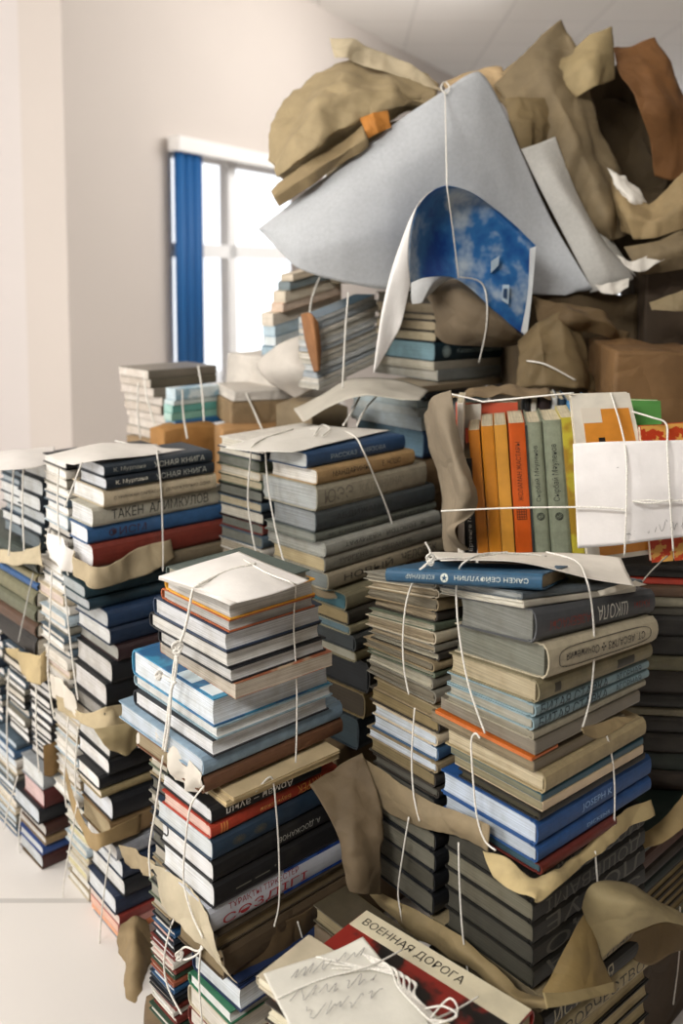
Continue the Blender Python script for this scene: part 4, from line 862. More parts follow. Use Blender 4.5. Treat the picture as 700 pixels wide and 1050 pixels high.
# ---- middle stack
PM = mp_(322, 540)
fM = lambda s, x, y, o=.004: face(PM, YM, s, x, y, o)
zM = W(314,464,ZM).z
def hM(px,py,dz=0): return hitz(px,py,zM+dz)
sheet('paper_sheet', [[hM(230,459,.002),hM(272,446,.004),hM(322,436,.006)],[hM(262,463,.002),hM(300,450,.01),hM(352,439,.006)],[hM(300,465,.001),hM(350,452,.004),hM(400,441,.002)]], mat('paper','d9d5cc'), 'white paper on top of the middle stack', 'paper', .002, 14, seed=30)
sheet('kraft_wrap', [[fM('L',282,574,.002),fM('L',305,590,.006),fM('R',334,606,.004),fM('R',380,594,.003),fM('R',440,572,.003)],[fM('L',286,580,.004),fM('L',312,598,.014),fM('R',334,614,.014),fM('R',382,604,.006),fM('R',440,582,.004)]], KR('a8987a'), 'kraft fold under the middle stack', crumple=.002, cs=18, seed=31)
# ---- right stack
fB = lambda s, x, y, o=.004: face(bp(550,700), YB, s, x, y, o)
sheet('paper_sheet', [[W(440,567,1.14),W(505,566,1.16),W(570,566,1.18),W(636,571,1.16)],[W(445,572,1.06),W(515,573,1.06),W(580,578,1.06),W(642,585,1.06)],[W(452,577,1.00),W(525,578,.965),W(588,589,.97),W(650,601,.985)]], mat('paper','ddd7cc'), 'white paper draped over the top of the right stack', 'paper', .002, 10, seed=40)
sheet('torn_paper', [[fB('R',612,606,.004),fB('R',632,600,.008),fB('R',652,596,.012)],[fB('R',614,611,.006),fB('R',634,606,.010),fB('R',662,599,.012)]], mat('paper','cfc8b8'), 'torn white page edges sticking out above the SCHOOL book', 'paper', .003, 30, seed=41)
sheet('kraft_wrap', [[fB('L',366,774,.002),fB('L',400,795,.006),fB('L',440,822,.008),fB('L',470,832,.008),fB('L',502,846,.008)],[fB('L',369,794,.004),fB('L',400,818,.010),fB('L',440,838,.012),fB('L',470,848,.012),fB('L',502,858,.010)],[fB('L',372,812,.002),fB('L',404,838,.006),fB('L',440,850,.008),fB('L',472,860,.008),fB('L',502,872,.008)]], KR('8a7a5c'), 'brown kraft band on the left side of the right stack', crumple=.003, cs=18, seed=42)
sheet('kraft_wrap', [[fB('L',494,872,.004),fB('L',520,880,.006),fB('L',546,900,.006),fB('R',566,893,.004),fB('R',600,868,.002),fB('R',632,836,.002),fB('R',668,820,.002)],[fB('L',500,888,.016),fB('L',522,903,.024),fB('L',546,911,.03),fB('R',562,905,.024),fB('R',600,876,.008),fB('R',634,848,.006),fB('R',670,828,.004)],[fB('L',505,900,.022),fB('L',528,915,.034),fB('L',548,919,.044),fB('R',558,921,.040),fB('R',602,884,.012),fB('R',635,857,.008),fB('R',671,836,.006)]], KR('bda878'), 'light tan kraft flap jutting out below the blue books', crumple=.003, cs=18, seed=43)
sheet('kraft_wrap', [[fB('L',360,904,.002),fB('L',412,926,.004),fB('L',446,944,.006),fB('L',476,964,.006),fB('L',508,992,.008),fB('L',532,1013,.01),fB('R',552,1020,.012)],[fB('L',374,914,.006),fB('L',414,938,.012),fB('L',446,958,.014),fB('L',482,981,.016),fB('L',508,1006,.02),fB('L',530,1024,.024),fB('R',560,1026,.03)],[fB('L',388,926,.004),fB('L',416,952,.010),fB('L',444,972,.012),fB('L',488,996,.014),fB('L',508,1016,.02),fB('L',529,1032,.024),fB('R',562,1034,.034)]], KR('93815a'), 'kraft wrap along the lower edge of the black bundle', crumple=.003, cs=18, seed=44)
fold = sheet('kraft_wrap', [[fB('R',599,934,.010),fB('R',606,950,.016),fB('R',617,980,.024),fB('R',632,1014,.034)],[fB('R',585,960,.010),fB('R',594,975,.02),fB('R',604,996,.03),fB('R',612,1018,.04)],[fB('R',556,1018,.012),fB('R',566,1022,.024),fB('R',580,1026,.034),fB('R',592,1029,.042)]], KR('8b7445'), 'triangular brown kraft fold on the black bundle', crumple=.002, cs=18, seed=45)
sheet('rim', [[fB('R',556,1018,.04),fB('R',590,1016,.045),fB('R',631,1006,.045)],[fB('R',560,1034,.05),fB('R',592,1028,.055),fB('R',632,1017,.05)]], KR('a89568'), '', crumple=.002, cs=18, seed=46, parent=fold)
curl = sheet('kraft_wrap', [[fB('R',596,930,.012),fB('R',606,908,.02),fB('R',637,903,.03),fB('R',660,914,.045),fB('R',690,932,.06),fB('R',715,945,.07)],[fB('R',604,952,.016),fB('R',620,930,.04),fB('R',642,925,.06),fB('R',662,928,.07),fB('R',690,938,.075),fB('R',715,950,.08)],[fB('R',617,984,.020),fB('R',632,970,.04),fB('R',648,956,.06),fB('R',668,948,.07),fB('R',690,946,.08),fB('R',715,954,.085)]], KR('9a8b64'), 'broad curl of tan kraft at the lower right', crumple=.002, cs=14, seed=47)
sheet('shaded_underside', [[fB('R',634,966,.0),fB('R',660,950,.01),fB('R',690,945,.02),fB('R',715,950,.03)],[fB('R',640,976,.0),fB('R',665,990,.02),fB('R',690,978,.03),fB('R',715,972,.03)]], KR('6e5a38'), '', crumple=.003, cs=14, seed=48, parent=curl)  # darker kraft colour paints in the shade inside the curl
sheet('kraft_wrap', [[W(655,858,1.10),W(680,838,1.11),W(712,800,1.12)],[W(656,876,1.08),W(682,862,1.08),W(712,840,1.10)]], KR('8f7a50'), 'kraft sheet on top of the lower right edge bundle', crumple=.006, cs=14, seed=49)
sheet('kraft_wrap', [[W(596,746,.9),W(612,742,.93),W(630,735,.96)],[W(598,752,.885),W(616,757,.90),W(652,735,.965)]], KR('857350'), 'small brown paper corner hanging over the cream paperback', crumple=.001, seed=50)
# ---- upright row wrap
sheet('kraft_wrap', [[W(434,425,1.36),W(444,408,1.30),W(462,400,1.27)],[W(440,452,1.36),W(455,440,1.26),W(469,440,1.26)],[W(447,480,1.36),W(465,478,1.24),W(480,485,1.25)],[W(451,505,1.36),W(472,503,1.23),W(490,508,1.24)],[W(453,528,1.36),W(467,527,1.25),W(486,526,1.24)],[W(455,545,1.36),W(458,546,1.30),W(466,543,1.25)],[W(457,565,1.36),W(470,566,1.32),W(482,566,1.30)]], KR('8a7c66'), 'curled kraft sheet wrapping the left end of the upright book row', crumple=.003, cs=16, seed=55)
sheet('kraft_wrap', [[W(462,404,1.45),W(510,396,1.5),W(562,400,1.5)],[W(470,412,1.38),W(515,405,1.42),W(566,408,1.42)]], KR('8f7a5a'), 'kraft strip lying behind the upright row', crumple=.005, cs=20, seed=56)
# ---- around the back middle
sheet('paper_sheet', [[W(300,418,1.70),W(345,392,1.70),W(392,386,1.69),W(440,398,1.64)],[W(310,432,1.6),W(350,412,1.58),W(395,408,1.57),W(430,410,1.56)]], mat('paper','b9b3a6'), 'grey paper spread below the brochure bundle', 'paper', .006, 14, seed=57)
sheet('kraft_wrap', [[W(308,322,1.76),W(318,321,1.72),W(326,330,1.72)],[W(313,350,1.76),W(322,350,1.71),W(329,355,1.72)],[W(322,382,1.75),W(325,381,1.72),W(328,380,1.72)]], KR('94643c'), 'rusty brown backing strip on the end of the brochure bundle', crumple=.001, seed=58)
sheet('white_wrapper', [[W(262,372,1.95),W(290,352,1.85),W(320,340,1.85)],[W(270,385,1.9),W(300,378,1.78),W(330,370,1.8)],[W(304,408,1.85),W(320,400,1.8),W(335,392,1.8)]], mat('paper','c9c2b8'), 'white wrapping paper left of the brochure bundle', crumple=.006, cs=14, seed=59)
sheet('kraft_wrap', [[W(385,300,1.84),W(440,289,1.8),W(470,284,1.74),W(500,300,1.74),W(540,342,1.72)],[W(425,296,1.66),W(448,293,1.63),W(475,300,1.60),W(510,322,1.6),W(540,347,1.64)],[W(446,318,1.66),W(450,330,1.64),W(478,335,1.6),W(512,345,1.6),W(538,350,1.65)],[W(445,343,1.68),W(458,352,1.66),W(480,354,1.64),W(510,356,1.64),W(536,352,1.68)]], KR('756650'), 'brown kraft sheet curving under the blue magazine cover', crumple=.002, cs=12, seed=60)
sheet('tissue_paper', [[W(421,275,1.64),W(438,266,1.60),W(460,270,1.60),W(474,282,1.6)],[W(420,300,1.62),W(436,296,1.57),W(450,286,1.57),W(472,284,1.59)],[W(421,312,1.62),W(432,310,1.58),W(444,300,1.58),W(455,288,1.6)]], mat('grease','b4b5b4'), 'grey tissue paper inside the fold of the blue cover', 'paper', .003, 18, seed=61)
# blue magazine cover, bent over the twine
mg = bpy.data.objects.new('magazine_cover', None); COL.objects.link(mg); mg.location = W(450,380,1.6); tag(mg, 'glossy blue magazine cover bent into an arch over the brochures', 'magazine cover')
bpy.context.view_layer.update()
def mgs(name, rows, m, **k):
    o = sheet(name, rows, m, '', parent=mg, **k); o.matrix_parent_inverse = Matrix.Translation(-mg.location); return o
mgs('blue_cover', [[W(421,290,1.50),W(419,262,1.49),W(422,232,1.49),W(431,207,1.50),W(446,194,1.51),W(458,190,1.52)],[W(440,284,1.54),W(441,262,1.56),W(446,232,1.57),W(458,206,1.57),W(468,196,1.56),W(478,195,1.55)],[W(470,287,1.58),W(474,268,1.60),W(480,240,1.60),W(488,218,1.60),W(495,207,1.60),W(500,208,1.59)],[W(510,322,1.60),W(514,300,1.61),W(518,270,1.62),W(521,248,1.62),W(523,232,1.62),W(524,228,1.61)],[W(540,346,1.62),W(543,325,1.63),W(545,300,1.63),W(547,277,1.63),W(548,262,1.63),W(549,252,1.62)]], mat('clouds','0f3d86','c3cfd6'), crumple=.0008, cs=20)
mgs('white_border', [[W(534,340,1.613),W(541,300,1.622),W(543,255,1.617)],[W(540,346,1.61),W(545.5,300,1.618),W(549.5,252,1.61)]], mat('paper','cfd2d2'), crumple=0, cs=20)
mgs('white_inside', [[W(421,290,1.497),W(418,262,1.487),W(421,232,1.487),W(430,207,1.497),W(444,195,1.507)],[W(412,330,1.50),W(406,285,1.49),W(410,255,1.49),W(420,225,1.495),W(436,201,1.50)],[W(400,355,1.52),W(391,330,1.50),W(398,290,1.50),W(408,258,1.50),W(422,222,1.50)],[W(384,381,1.54),W(383,378,1.54),W(390,325,1.52),W(400,280,1.52),W(412,245,1.51)]], mat('paper','e6e3df'), crumple=.001, cs=12)
for i, q in enumerate([((515,292),(522,292),(521,312),(514,308)),((503,268),(512,262),(511,272),(503,280))]):
    V = [W(x,y,1.603)-mg.location for x,y in q]+[W(x,y,1.606)-mg.location for x,y in q]
    link('printed_panel', V, [(0,1,2,3),(4,5,6,7),(0,1,5,4),(1,2,6,5),(2,3,7,6),(3,0,4,7)], mat('gloss','a9bccb'), mg)
V = [W(x,y,1.601)-mg.location for x,y in ((516,296),(520,296),(519.5,307),(515.5,305))]+[W(x,y,1.603)-mg.location for x,y in ((516,296),(520,296),(519.5,307),(515.5,305))]
link('printed_square', V, [(0,1,2,3),(4,5,6,7),(0,1,5,4),(1,2,6,5),(2,3,7,6),(3,0,4,7)], mat('ink','1d3a5c'), mg)
# ---- heap of wrapping paper on top
def heap(px0, px1, y0, y1, Z, lab, c, yaw=10, w=.25, seed=1, cr=.02):
    a = W(px0, y1, Z); l = reach(a, dirs(yaw)[0], px1); return parcel(Vector((a.x,a.y,0)), yaw, l, w, a.z, W((px0+px1)/2,y0,Z).z, lab, c, seed, cr)
heap(345,520,125,292,1.86,'bulky kraft bundle behind the grey sheet','7f745e',5,.3,31)
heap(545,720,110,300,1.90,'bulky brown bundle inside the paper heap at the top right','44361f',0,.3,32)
heap(535,655,300,425,1.72,'crumpled dark kraft bundle above the upright row','5c4c34',10,.2,33,.018)
heap(628,730,360,440,1.48,'reddish brown crumpled parcel at the right edge','70522f',-5,.22,34,.012)
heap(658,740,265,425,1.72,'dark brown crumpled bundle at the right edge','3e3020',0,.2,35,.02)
GR = mat('grease','b4b7ba')
sheet('grey_sheet', [
 [W(264,234,1.74),W(300,207,1.72),W(350,168,1.70),W(400,128,1.70),W(448,98,1.70),W(490,74,1.72),W(516,112,1.72),W(534,155,1.72),W(566,225,1.72),W(606,297,1.70)],
 [W(265,235,1.730),W(302,232,1.676),W(350,205,1.656),W(400,175,1.657),W(448,150,1.667),W(488,135,1.686),W(510,160,1.697),W(530,195,1.708),W(560,245,1.716),W(600,299,1.709)],
 [W(266,236,1.731),W(304,255,1.667),W(350,248,1.638),W(400,235,1.642),W(448,225,1.675),W(488,220,1.687),W(510,230,1.702),W(530,250,1.709),W(560,275,1.718),W(590,300,1.718)],
 [W(266,237,1.731),W(303,274,1.680),W(350,290,1.665),W(398,298,1.670),W(445,299,1.695),W(485,299,1.704),W(510,300,1.701),W(530,301,1.711),W(555,302,1.707),W(580,302,1.714)]], GR, 'huge grey-white wrapping sheet spread across the top of the heap', crumple=.006, cs=6, seed=62, n=8, stiff=.3)
sheet('grey_sheet', [[W(534,153,1.73),W(552,147,1.73),W(569,140,1.74)],[W(552,190,1.72),W(572,185,1.71),W(590,195,1.73)],[W(575,235,1.72),W(600,232,1.70),W(618,245,1.72)],[W(600,285,1.71),W(622,280,1.69),W(648,281,1.71)],[W(605,300,1.71),W(625,296,1.70),W(647,288,1.71)]], mat('grease','b8b6b0'), 'narrow pale sheet fanned out right of the big grey sheet', crumple=.003, cs=8, seed=63)
sheet('grey_sheet', [[W(560,150,1.76),W(572,146,1.76),W(578,150,1.76)],[W(575,195,1.75),W(590,192,1.75),W(600,205,1.75)],[W(598,235,1.75),W(615,238,1.74),W(630,250,1.75)],[W(622,272,1.74),W(636,272,1.74),W(652,284,1.74)]], mat('grease','aba89f'), 'second narrow pale sheet behind the first in the fan', crumple=.003, cs=8, seed=64)
K = [
 ('7d6d50',[[(505,84,1.82),(540,50,1.82),(575,19,1.82)],[(525,112,1.78),(560,78,1.76),(592,48,1.80)],[(552,150,1.76),(582,120,1.73),(606,100,1.78)],[(580,195,1.75),(605,175,1.72),(628,165,1.77)],[(598,228,1.75),(622,220,1.72),(640,215,1.77)],[(612,250,1.76),(628,247,1.73),(646,240,1.77)]],'tall olive-brown kraft sheet peaking at the centre of the heap'),
 ('8a7857',[[(500,88,1.86),(520,70,1.86),(548,52,1.86),(575,35,1.86)],[(518,110,1.83),(545,95,1.80),(570,80,1.80),(598,66,1.84)],[(530,120,1.84),(560,120,1.80),(585,110,1.80),(600,95,1.84)]],'creased kraft sheet leaning behind the central peak'),
 ('9a875f',[[(560,66,1.80),(592,46,1.80),(627,28,1.80)],[(575,82,1.77),(602,64,1.75),(630,50,1.78)],[(590,100,1.76),(612,88,1.74),(634,80,1.78)]],'light kraft flap folded over right of the central peak'),
 ('7b5228',[[(628,50,1.84),(650,45,1.84),(668,41,1.86)],[(634,75,1.80),(662,70,1.80),(690,80,1.84)],[(650,100,1.78),(680,110,1.78),(715,115,1.82)],[(665,140,1.80),(690,150,1.80),(715,150,1.82)],[(672,180,1.80),(690,185,1.80),(715,175,1.82)]],'orange-brown kraft sheet at the upper right corner of the heap'),
 ('4a3c26',[[(592,100,1.84),(615,76,1.86),(645,62,1.88),(680,70,1.88)],[(604,150,1.90),(625,140,1.94),(650,138,1.94),(672,150,1.86)],[(612,180,1.92),(630,180,1.96),(655,178,1.96),(678,185,1.88)],[(625,215,1.80),(640,218,1.80),(660,215,1.80),(680,205,1.82)]],'hollow roll of kraft painted dark with shade at the right of the heap'),  # dark colour stands for the shade in the hollow of the roll
 ('968059',[[(625,172,1.76),(640,200,1.72),(665,208,1.70),(690,190,1.70),(712,165,1.72)],[(628,200,1.74),(645,222,1.68),(670,228,1.66),(695,215,1.66),(715,195,1.68)],[(636,238,1.74),(650,246,1.68),(672,244,1.66),(695,236,1.66),(715,228,1.68)]],'broad light kraft fold sweeping to the right edge'),
 ('7d6b48',[[(517,103,1.76),(545,101,1.76),(569,100,1.77)],[(523,128,1.74),(545,126,1.73),(566,130,1.76)],[(532,154,1.74),(548,153,1.73),(562,156,1.76)]],'small square kraft flap behind the top corner of the grey sheet'),
 ('a08e69',[[(277,165,1.82),(279,128,1.84),(300,92,1.86),(342,63,1.88),(392,66,1.88),(450,86,1.88)],[(280,172,1.74),(300,140,1.70),(325,112,1.70),(358,92,1.72),(400,92,1.74),(448,98,1.78)],[(284,182,1.74),(310,162,1.68),(338,140,1.68),(370,122,1.70),(405,110,1.72),(440,108,1.76)],[(290,182,1.80),(318,172,1.76),(348,150,1.76),(374,132,1.76),(400,122,1.76),(430,116,1.78)]],'big crumpled tan kraft sheet at the upper left of the heap'),
 ('c4b595',[[(338,37,1.86),(362,42,1.86),(400,58,1.86),(456,92,1.84)],[(343,60,1.84),(368,66,1.84),(402,78,1.84),(452,95,1.82)]],'pale cream torn paper ridge on top of the heap'),
 ('8f7c58',[[(274,192,1.72),(310,168,1.70),(345,145,1.70),(372,128,1.70)],[(280,202,1.69),(315,180,1.67),(348,158,1.67),(376,142,1.68)],[(286,212,1.70),(318,192,1.68),(350,170,1.68),(378,150,1.69)]],'flattened kraft tube end above the left tip of the grey sheet'),
 ('b57428',[[(368,121,1.70),(382,115,1.69),(398,112,1.70)],[(374,133,1.69),(386,130,1.68),(400,124,1.69)],[(378,142,1.69),(388,136,1.68),(402,130,1.69)]],'small orange-brown scrap beside the grey sheet'),
 ('c2a67c',[[(452,80,1.88),(480,70,1.88),(515,64,1.88)],[(458,92,1.84),(485,88,1.82),(520,84,1.84)],[(462,104,1.84),(490,104,1.82),(524,104,1.84)]],'pale tan paper between the two kraft peaks'),
 ('665233',[[(545,302,1.66),(580,310,1.62),(615,318,1.62),(645,340,1.66)],[(550,330,1.62),(585,325,1.58),(620,330,1.58),(650,352,1.62)],[(560,342,1.62),(590,340,1.60),(620,346,1.60),(652,358,1.62)]],'dark kraft fold hanging under the grey sheet'),
 ('72603f',[[(536,352,1.62),(550,330,1.60),(575,318,1.60),(590,330,1.62)],[(534,375,1.60),(556,362,1.55),(580,358,1.56),(600,372,1.60)],[(530,398,1.60),(558,395,1.56),(590,398,1.56),(612,402,1.60)]],'rumpled brown kraft bulge right of the blue cover'),
 ('7d6d50',[[(640,255,1.68),(668,250,1.66),(715,235,1.66)],[(648,268,1.66),(675,262,1.64),(715,250,1.64)],[(655,285,1.68),(680,280,1.66),(715,268,1.66)]],'brown kraft fold above the torn papers at right edge'),
 ('857656',[[(665,310,1.62),(690,300,1.60),(715,292,1.60)],[(668,318,1.60),(690,318,1.58),(715,318,1.58)]],'tan sliver of kraft low at the right edge'),
]
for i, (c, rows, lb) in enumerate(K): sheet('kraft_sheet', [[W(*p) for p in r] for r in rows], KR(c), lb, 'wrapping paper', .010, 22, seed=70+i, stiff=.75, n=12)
for i, (rows, lb) in enumerate([
 ([[(622,172,1.735),(634,180,1.73),(646,188,1.73)],[(632,190,1.72),(645,200,1.70),(662,206,1.71)],[(640,204,1.71),(652,212,1.70),(664,214,1.71)]],'white torn paper inside the kraft roll'),
 ([[(632,262,1.655),(650,268,1.65),(672,258,1.65),(700,250,1.65)],[(640,272,1.645),(655,280,1.64),(678,268,1.64),(702,256,1.64)]],'torn white strip of paper at the right edge of the heap'),
 ([[(610,292,1.66),(625,290,1.65),(645,284,1.65)],[(616,300,1.65),(630,302,1.64),(644,294,1.64)]],'small torn white paper tip at the end of the grey sheet')]):
    sheet('torn_paper', [[W(*p) for p in r] for r in rows], mat('paper','ded9cf'), lb, 'paper', .005, 30, seed=90+i)
# ================================================================== TWINE
def on(P, yaw, off=.007): return lambda s, pts: [face(P, yaw, s, x, y, off) for x, y in pts]
t_ = on(TP, YT, .016); top = lambda z, pts: [hitz(x, y, z) for x, y in pts]
zT = W(107,477,ZT).z+.004
twine([top(zT,[(118,452),(140,457),(160,462)])+t_('R',[(161,466),(165,500),(167,560),(167,586)]), t_('L',[(84,474),(75,498),(66,520)]), t_('L',[(60,480),(59,520),(62,560),(70,590)])], "white twine crossing the left tower's lettered pile")
t_ = on(tp(100,660), YT, .014)
twine([t_('L',[(53,585),(51,640),(49,690),(55,735)]), t_('L',[(66,600),(70,640),(76,690),(80,718)])], "white twine down the left tower's second bundle")
t_ = on(TPb, YT, .016)
twine([t_('L',[(70,735),(68,770),(66,800),(68,828)]), t_('L',[(80,745),(77,790),(78,815)])], "white twine down the left tower's third bundle")
twine([t_('L',[(79,825),(73,860),(66,900),(64,925)]), t_('L',[(113,870),(108,905),(103,950),(101,990)])], "white twine down the left tower's bottom bundle")
t_ = on(PF, YF, .016)
twine([t_('L',[(14,478),(12,520),(9,570)]), t_('L',[(24,478),(23,520),(25,570)])], 'white twine on the upper pile of the far-left tower')
twine([t_('L',[(34,588),(26,625),(19,658)])], 'grey twine on the dark part of the far-left tower', col='b5b4ae')
twine([t_('L',[(9,686),(7,740),(8,800)]), t_('L',[(37,700),(37,750),(40,792)])], 'white twine on the white edged piles of the far-left tower')
twine([t_('L',[(18,796),(8,830),(4,850)]), t_('L',[(22,830),(19,860),(22,895),(30,920)])], 'white twine on the lowest bundle of the far-left tower')
t_ = on(PA1, YA, .014); zA = ztop+.010
def knot(P, r=.004):
    return [[P+Vector((r*math.cos(a)*(1+.3*math.sin(3*a)), -.002+r*.4*math.sin(2*a), r*1.6*math.sin(a))) for a in [2*math.pi*i/10 for i in range(11)]], [P+Vector((r*.8*math.sin(2*a), -.003+r*.3*math.cos(a), r*math.cos(a))) for a in [2*math.pi*i/10 for i in range(11)]]]
kA = face(PA1,YA,'L',182,664,.016); kA2 = face(PA1,YA,'L',163,692,.016)
twine([top(zA,[(262,578),(235,585),(205,599)])+t_('L',[(198,604),(193,630),(188,650),(182,664)]), t_('L',[(182,664),(180,690),(174,715),(171,740),(167,768)]), t_('L',[(182,664),(178,685),(175,715),(173,745),(169,770)]), t_('L',[(180,700),(172,696),(164,691)])]+knot(kA,.005)+knot(kA2,.003), 'thick white twine with a knot on the left of the white-capped stack', r=.0018)
twine([top(zA,[(250,574),(275,588),(300,598)])+on(PA1,YA,.014)('R',[(303,604),(301,640),(304,700),(304,750),(303,782)])], 'thin white twine down the right of the white-capped stack', r=.0011)
twine([t_('L',[(167,775),(160,825),(153,870),(154,900)]), t_('L',[(209,806),(196,825),(191,855),(188,900),(196,935),(208,962)])], 'white twine down the left of the dictionary bundle')
twine([on(PA1,YA,.012)('R',[(262,812),(278,797),(283,830),(286,880),(286,925),(281,950)]), on(PA1,YA,.008)('R',[(305,945),(310,962),(315,985)])], 'white twine down the right of the dictionary bundle', r=.0011)
PB3 = Vector((W(240,1025,ZA).x, ZA, 0)); t_ = on(PB3, YA, .012)
twine([t_('L',[(182,932),(173,958),(168,985),(172,1012),(186,1040)]), t_('L',[(206,970),(204,1005),(207,1048)]), t_('L',[(182,978),(190,971),(203,975),(209,966)]), t_('L',[(182,978),(188,984),(200,980),(208,972)])]+knot(face(PB3,YA,'L',184,979,.014),.004), 'white knotted twine on the bottom foreground bundle')
t_ = on(PM, YM, .012); zMt = zM+.006
twine([top(zMt,[(300,440),(272,449),(258,458)])+t_('L',[(257,466),(254,510),(258,545),(263,570)]), t_('L',[(272,462),(275,500),(283,545),(292,580),(298,600)]), top(zMt,[(318,440),(345,440),(363,447)])+on(PM,YM,.006)('R',[(372,462),(385,492),(398,525),(404,548),(404,566)]), top(zMt+.006,[(322,446),(330,436),(338,440),(330,447)])], 'white twine tied round the middle stack', r=.0014)
PBc = bp(550, 700); t_ = on(PBc, YB, .012)
zS = .735
sk_ = [W(436,560,1.0),W(440,572,.99),W(434,583,.97)]
twine([[W(520,566,1.03),W(480,572,1.0),W(446,574,.985)]+t_('L',[(428,588),(417,615),(413,650),(414,685),(419,712)]), [W(560,570,1.04),W(505,567,1.02),W(478,575,.965)]+t_('L',[(469,590),(468,620),(472,660),(481,705),(497,752)]), [W(560,566,1.1),W(590,575,1.04)]+on(PBc,YB,.007)('R',[(601,594),(607,625),(609,670),(605,715),(597,746)]), [W(438,574,.98),W(441,566,.98),W(436,556,.98)], [W(440,574,.98),W(436,580,.97),W(430,584,.97)]]+knot(W(441,573,.978),.004), 'white twine with frayed knot round the top of the right stack', r=.0011)
twine([t_('L',[(425,726),(422,775),(424,815),(430,842)]), t_('L',[(492,757),(487,752),(483,762),(485,800),(489,838),(497,862),(508,872)]), on(PBc,YB,.006)('R',[(620,748),(627,775),(630,810),(629,857)])], 'white twine round the blue books bundle', r=.0011)
twine([t_('L',[(419,838),(413,875),(408,915),(413,947)]), t_('L',[(470,864),(471,905),(474,955),(480,1002)]), on(PBc,YB,.010)('R',[(610,873),(613,920),(611,966)])], 'white twine round the black bundle', r=.0011)
twine([on(PR, 44, .01)('R',[(697,930),(697,960),(695,990),(690,1030)])], 'white twine on the lower right edge bundle', r=.0011)
twine([[W(452,524,1.225),W(520,521,1.205),(W(590,520,1.18)),W(625,521,1.165),W(642,523,1.16)], [W(648,514,1.16),W(665,513,1.155),W(684,514,1.15),W(715,512,1.15)], [W(648,514,1.158),W(668,516,1.15),W(690,512,1.15)], [W(495,412,1.26),W(545,407,1.23),W(588,403,1.22)], [W(648,422,1.22),W(668,428,1.2),W(683,435,1.19),W(684,460,1.155),W(687,515,1.148),W(690,565,1.155)], [W(626,403,1.22),W(637,440,1.2),W(642,470,1.165),W(642,520,1.158),W(640,570,1.17)], [W(495,412,1.26),W(480,408,1.3),W(462,404,1.32)]], 'white twine tied across the upright row and its white sheet', r=.0013)
twine([[W(455,84,1.70),W(452,90,1.69),W(457,96,1.69),(W(461,90,1.69)),W(457,84,1.70)], [W(456,94,1.69),W(457,140,1.58),W(458,190,1.50)], [W(458,190,1.50),W(464,235,1.53),W(470,285,1.56)], [W(472,284,1.56),W(495,292,1.59),W(499,330,1.58),W(491,372,1.64)]], 'white twine running down the grey sheet and over the blue cover', r=.0013)
twine([[W(540,370,1.575),W(560,374,1.548),W(590,390,1.55)]], 'white twine on the rumpled brown bulge', r=.0015)
twine([[W(357,300,1.66),W(354,340,1.66),W(351,400,1.66)]], 'white twine down the tilted brochure bundle', r=.0016)
twine([[W(328,284,1.9),W(320,305,1.9),W(317,325,1.88)]], 'white twine on the blurred magazines by the window', r=.0018)
twine([[W(142,392,2.03),W(141,420,2.03),W(144,450,2.03)], [W(148,384,2.05),W(150,405,2.0),W(160,440,1.98)], [W(203,375,2.0),W(207,400,1.95),W(209,432,1.9)], [W(187,400,1.9),W(188,425,1.9),W(192,450,1.88)]], 'white twine round the grey and turquoise bundles at the back', r=.0018)
twine([[W(252,403,1.905),W(262,425,1.895),W(272,448,1.86)]], 'white twine on the flat bundle behind the middle stack', r=.0018)
twine([[W(654,602,1.05),W(668,585,1.1),W(684,570,1.15)]], 'grey twine stretched beside the top of the right stack', r=.001, col='a9a59a')
twine([[W(438,438,1.4),W(442,420,1.5),W(448,402,1.6)],[W(352,436,1.5),W(362,420,1.6),W(370,404,1.66)],[W(366,436,1.5),W(374,420,1.6),W(388,404,1.66)]][1:], 'double white twine rising behind the middle stack', r=.0018)
# tangle on the foreground sheet
pth = []
for i in range(9):
    a = hz(398+3*i, 990+2*i, zs+.004); b = hz(408+2.2*i, 1012+i*1.2, zs+.008); c = hz(428+2*i, 1034+i*.8, zs+.012-.001*i); d = hz(441+i, 1047+i*.7, zs+.012)
    pth.append([hz(352-4*i, 1002-i*3, zs+.002) if i%2 else hz(372+i, 978+i, zs+.002), a, b, c, d])
pth.append([hz(441,1044,zs+.01),hz(460,1024,zs+.02),hz(469,1034,zs+.02),hz(462,1046,zs+.016),hz(441,1046,zs+.012)])
pth.append([hz(436,1034,zs+.01),hz(455,1032,zs+.02),hz(468,1042,zs+.02),hz(440,1052,zs+.012)])
pth.append([hz(284,1024,zs+.003),hz(330,1004,zs+.004),hz(380,990,zs+.005),hz(412,974,zs)])
pth.append([hz(444,1046,zs+.01),hz(470,1034,zs-.005),hz(490,1022,zs-.01)])
twine(pth, 'loose tangle of white twine on the foreground sheet', r=.0009)

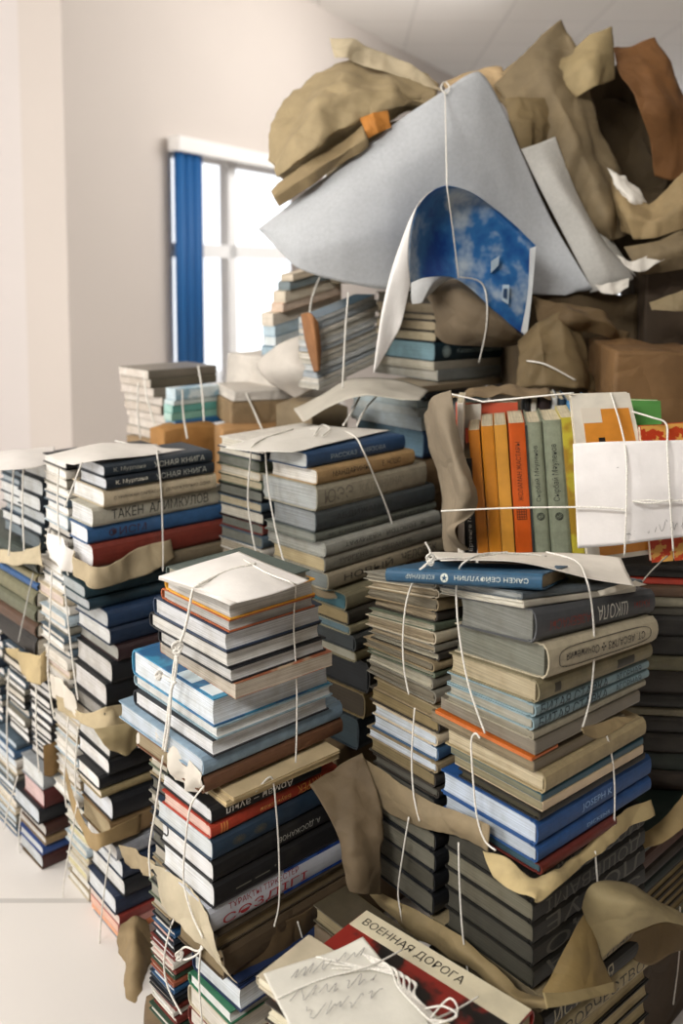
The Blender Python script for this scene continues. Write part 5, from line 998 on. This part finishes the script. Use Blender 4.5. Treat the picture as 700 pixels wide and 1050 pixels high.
rs = random.Random(11)
def scribble(parent, pts, n, r=.00035, w=.012):
    for k in range(n):
        a = pts[k % len(pts)]; d = (pts[(k+1) % len(pts)]-a)*.25; P = []
        ax = d.normalized(); up = Vector((0,0,1)) if abs(ax.z) < .3 and parent.get('_v') else ax.cross(Vector((0,0,1)))
        q = a.copy()
        for i in range(9): P.append(q+up*rs.uniform(-w,w)*.5); q = q+ax*rs.uniform(.3,1)*w*.6
        v, f = tube(catmull(P, 5), r, k=4); o = link('pencil_line', v, f, mat('ink','6f6c6a'), parent)
# pencil writing lying on the two white sheets
def writing(parent, rows_, n, amp, r=.00035):
    for (p0, p1, upv) in rows_:
        k = 0
        while k < n:
            m = rs.randint(5, 9); P = []
            for i in range(m): P.append(p0.lerp(p1, min(1,(k+i)/n)) + upv*rs.uniform(-amp, amp))
            v, f = tube(catmull(P, 4), r, k=4); link('pencil_line', v, f, mat('ink','8a8786'), parent); k += m+1
def rq(x, y, Y): return W(x, y, Y-.006)
writing(rsheet, [(rq(632,484,1.18), rq(698,478,1.172), Vector((0,0,1))), (rq(640,545,1.178), rq(700,536,1.165), Vector((0,0,1)))], 34, .008)
writing(fsheet, [(hz(300,1000,zs+.005), hz(372,975,zs+.006), Vector((.4,.9,0))), (hz(300,1022,zs+.005), hz(385,1000,zs+.006), Vector((.4,.9,0))), (hz(310,1040,zs+.005), hz(395,1018,zs+.006), Vector((.4,.9,0)))], 30, .010)
# white label on the coral cover
P4 = [W(477,415,1.405),W(493,414,1.402),W(493,438,1.402),W(477,439,1.405)]
V = P4+[p+Vector((0,.001,0)) for p in P4]
lb_ = [o for o in BOOKS if 'coral red' in o['label']][0]; bpy.context.view_layer.update()
o = link('paper_label', [lb_.matrix_world.inverted() @ v for v in V], [(0,1,2,3),(4,5,6,7),(0,1,5,4),(1,2,6,5),(2,3,7,6),(3,0,4,7)], mat('gloss','d9d3c8'), lb_)
for r in BOOKS:
    for k in ('_t','_l','_w','_s'):
        if k in r: del r[k]
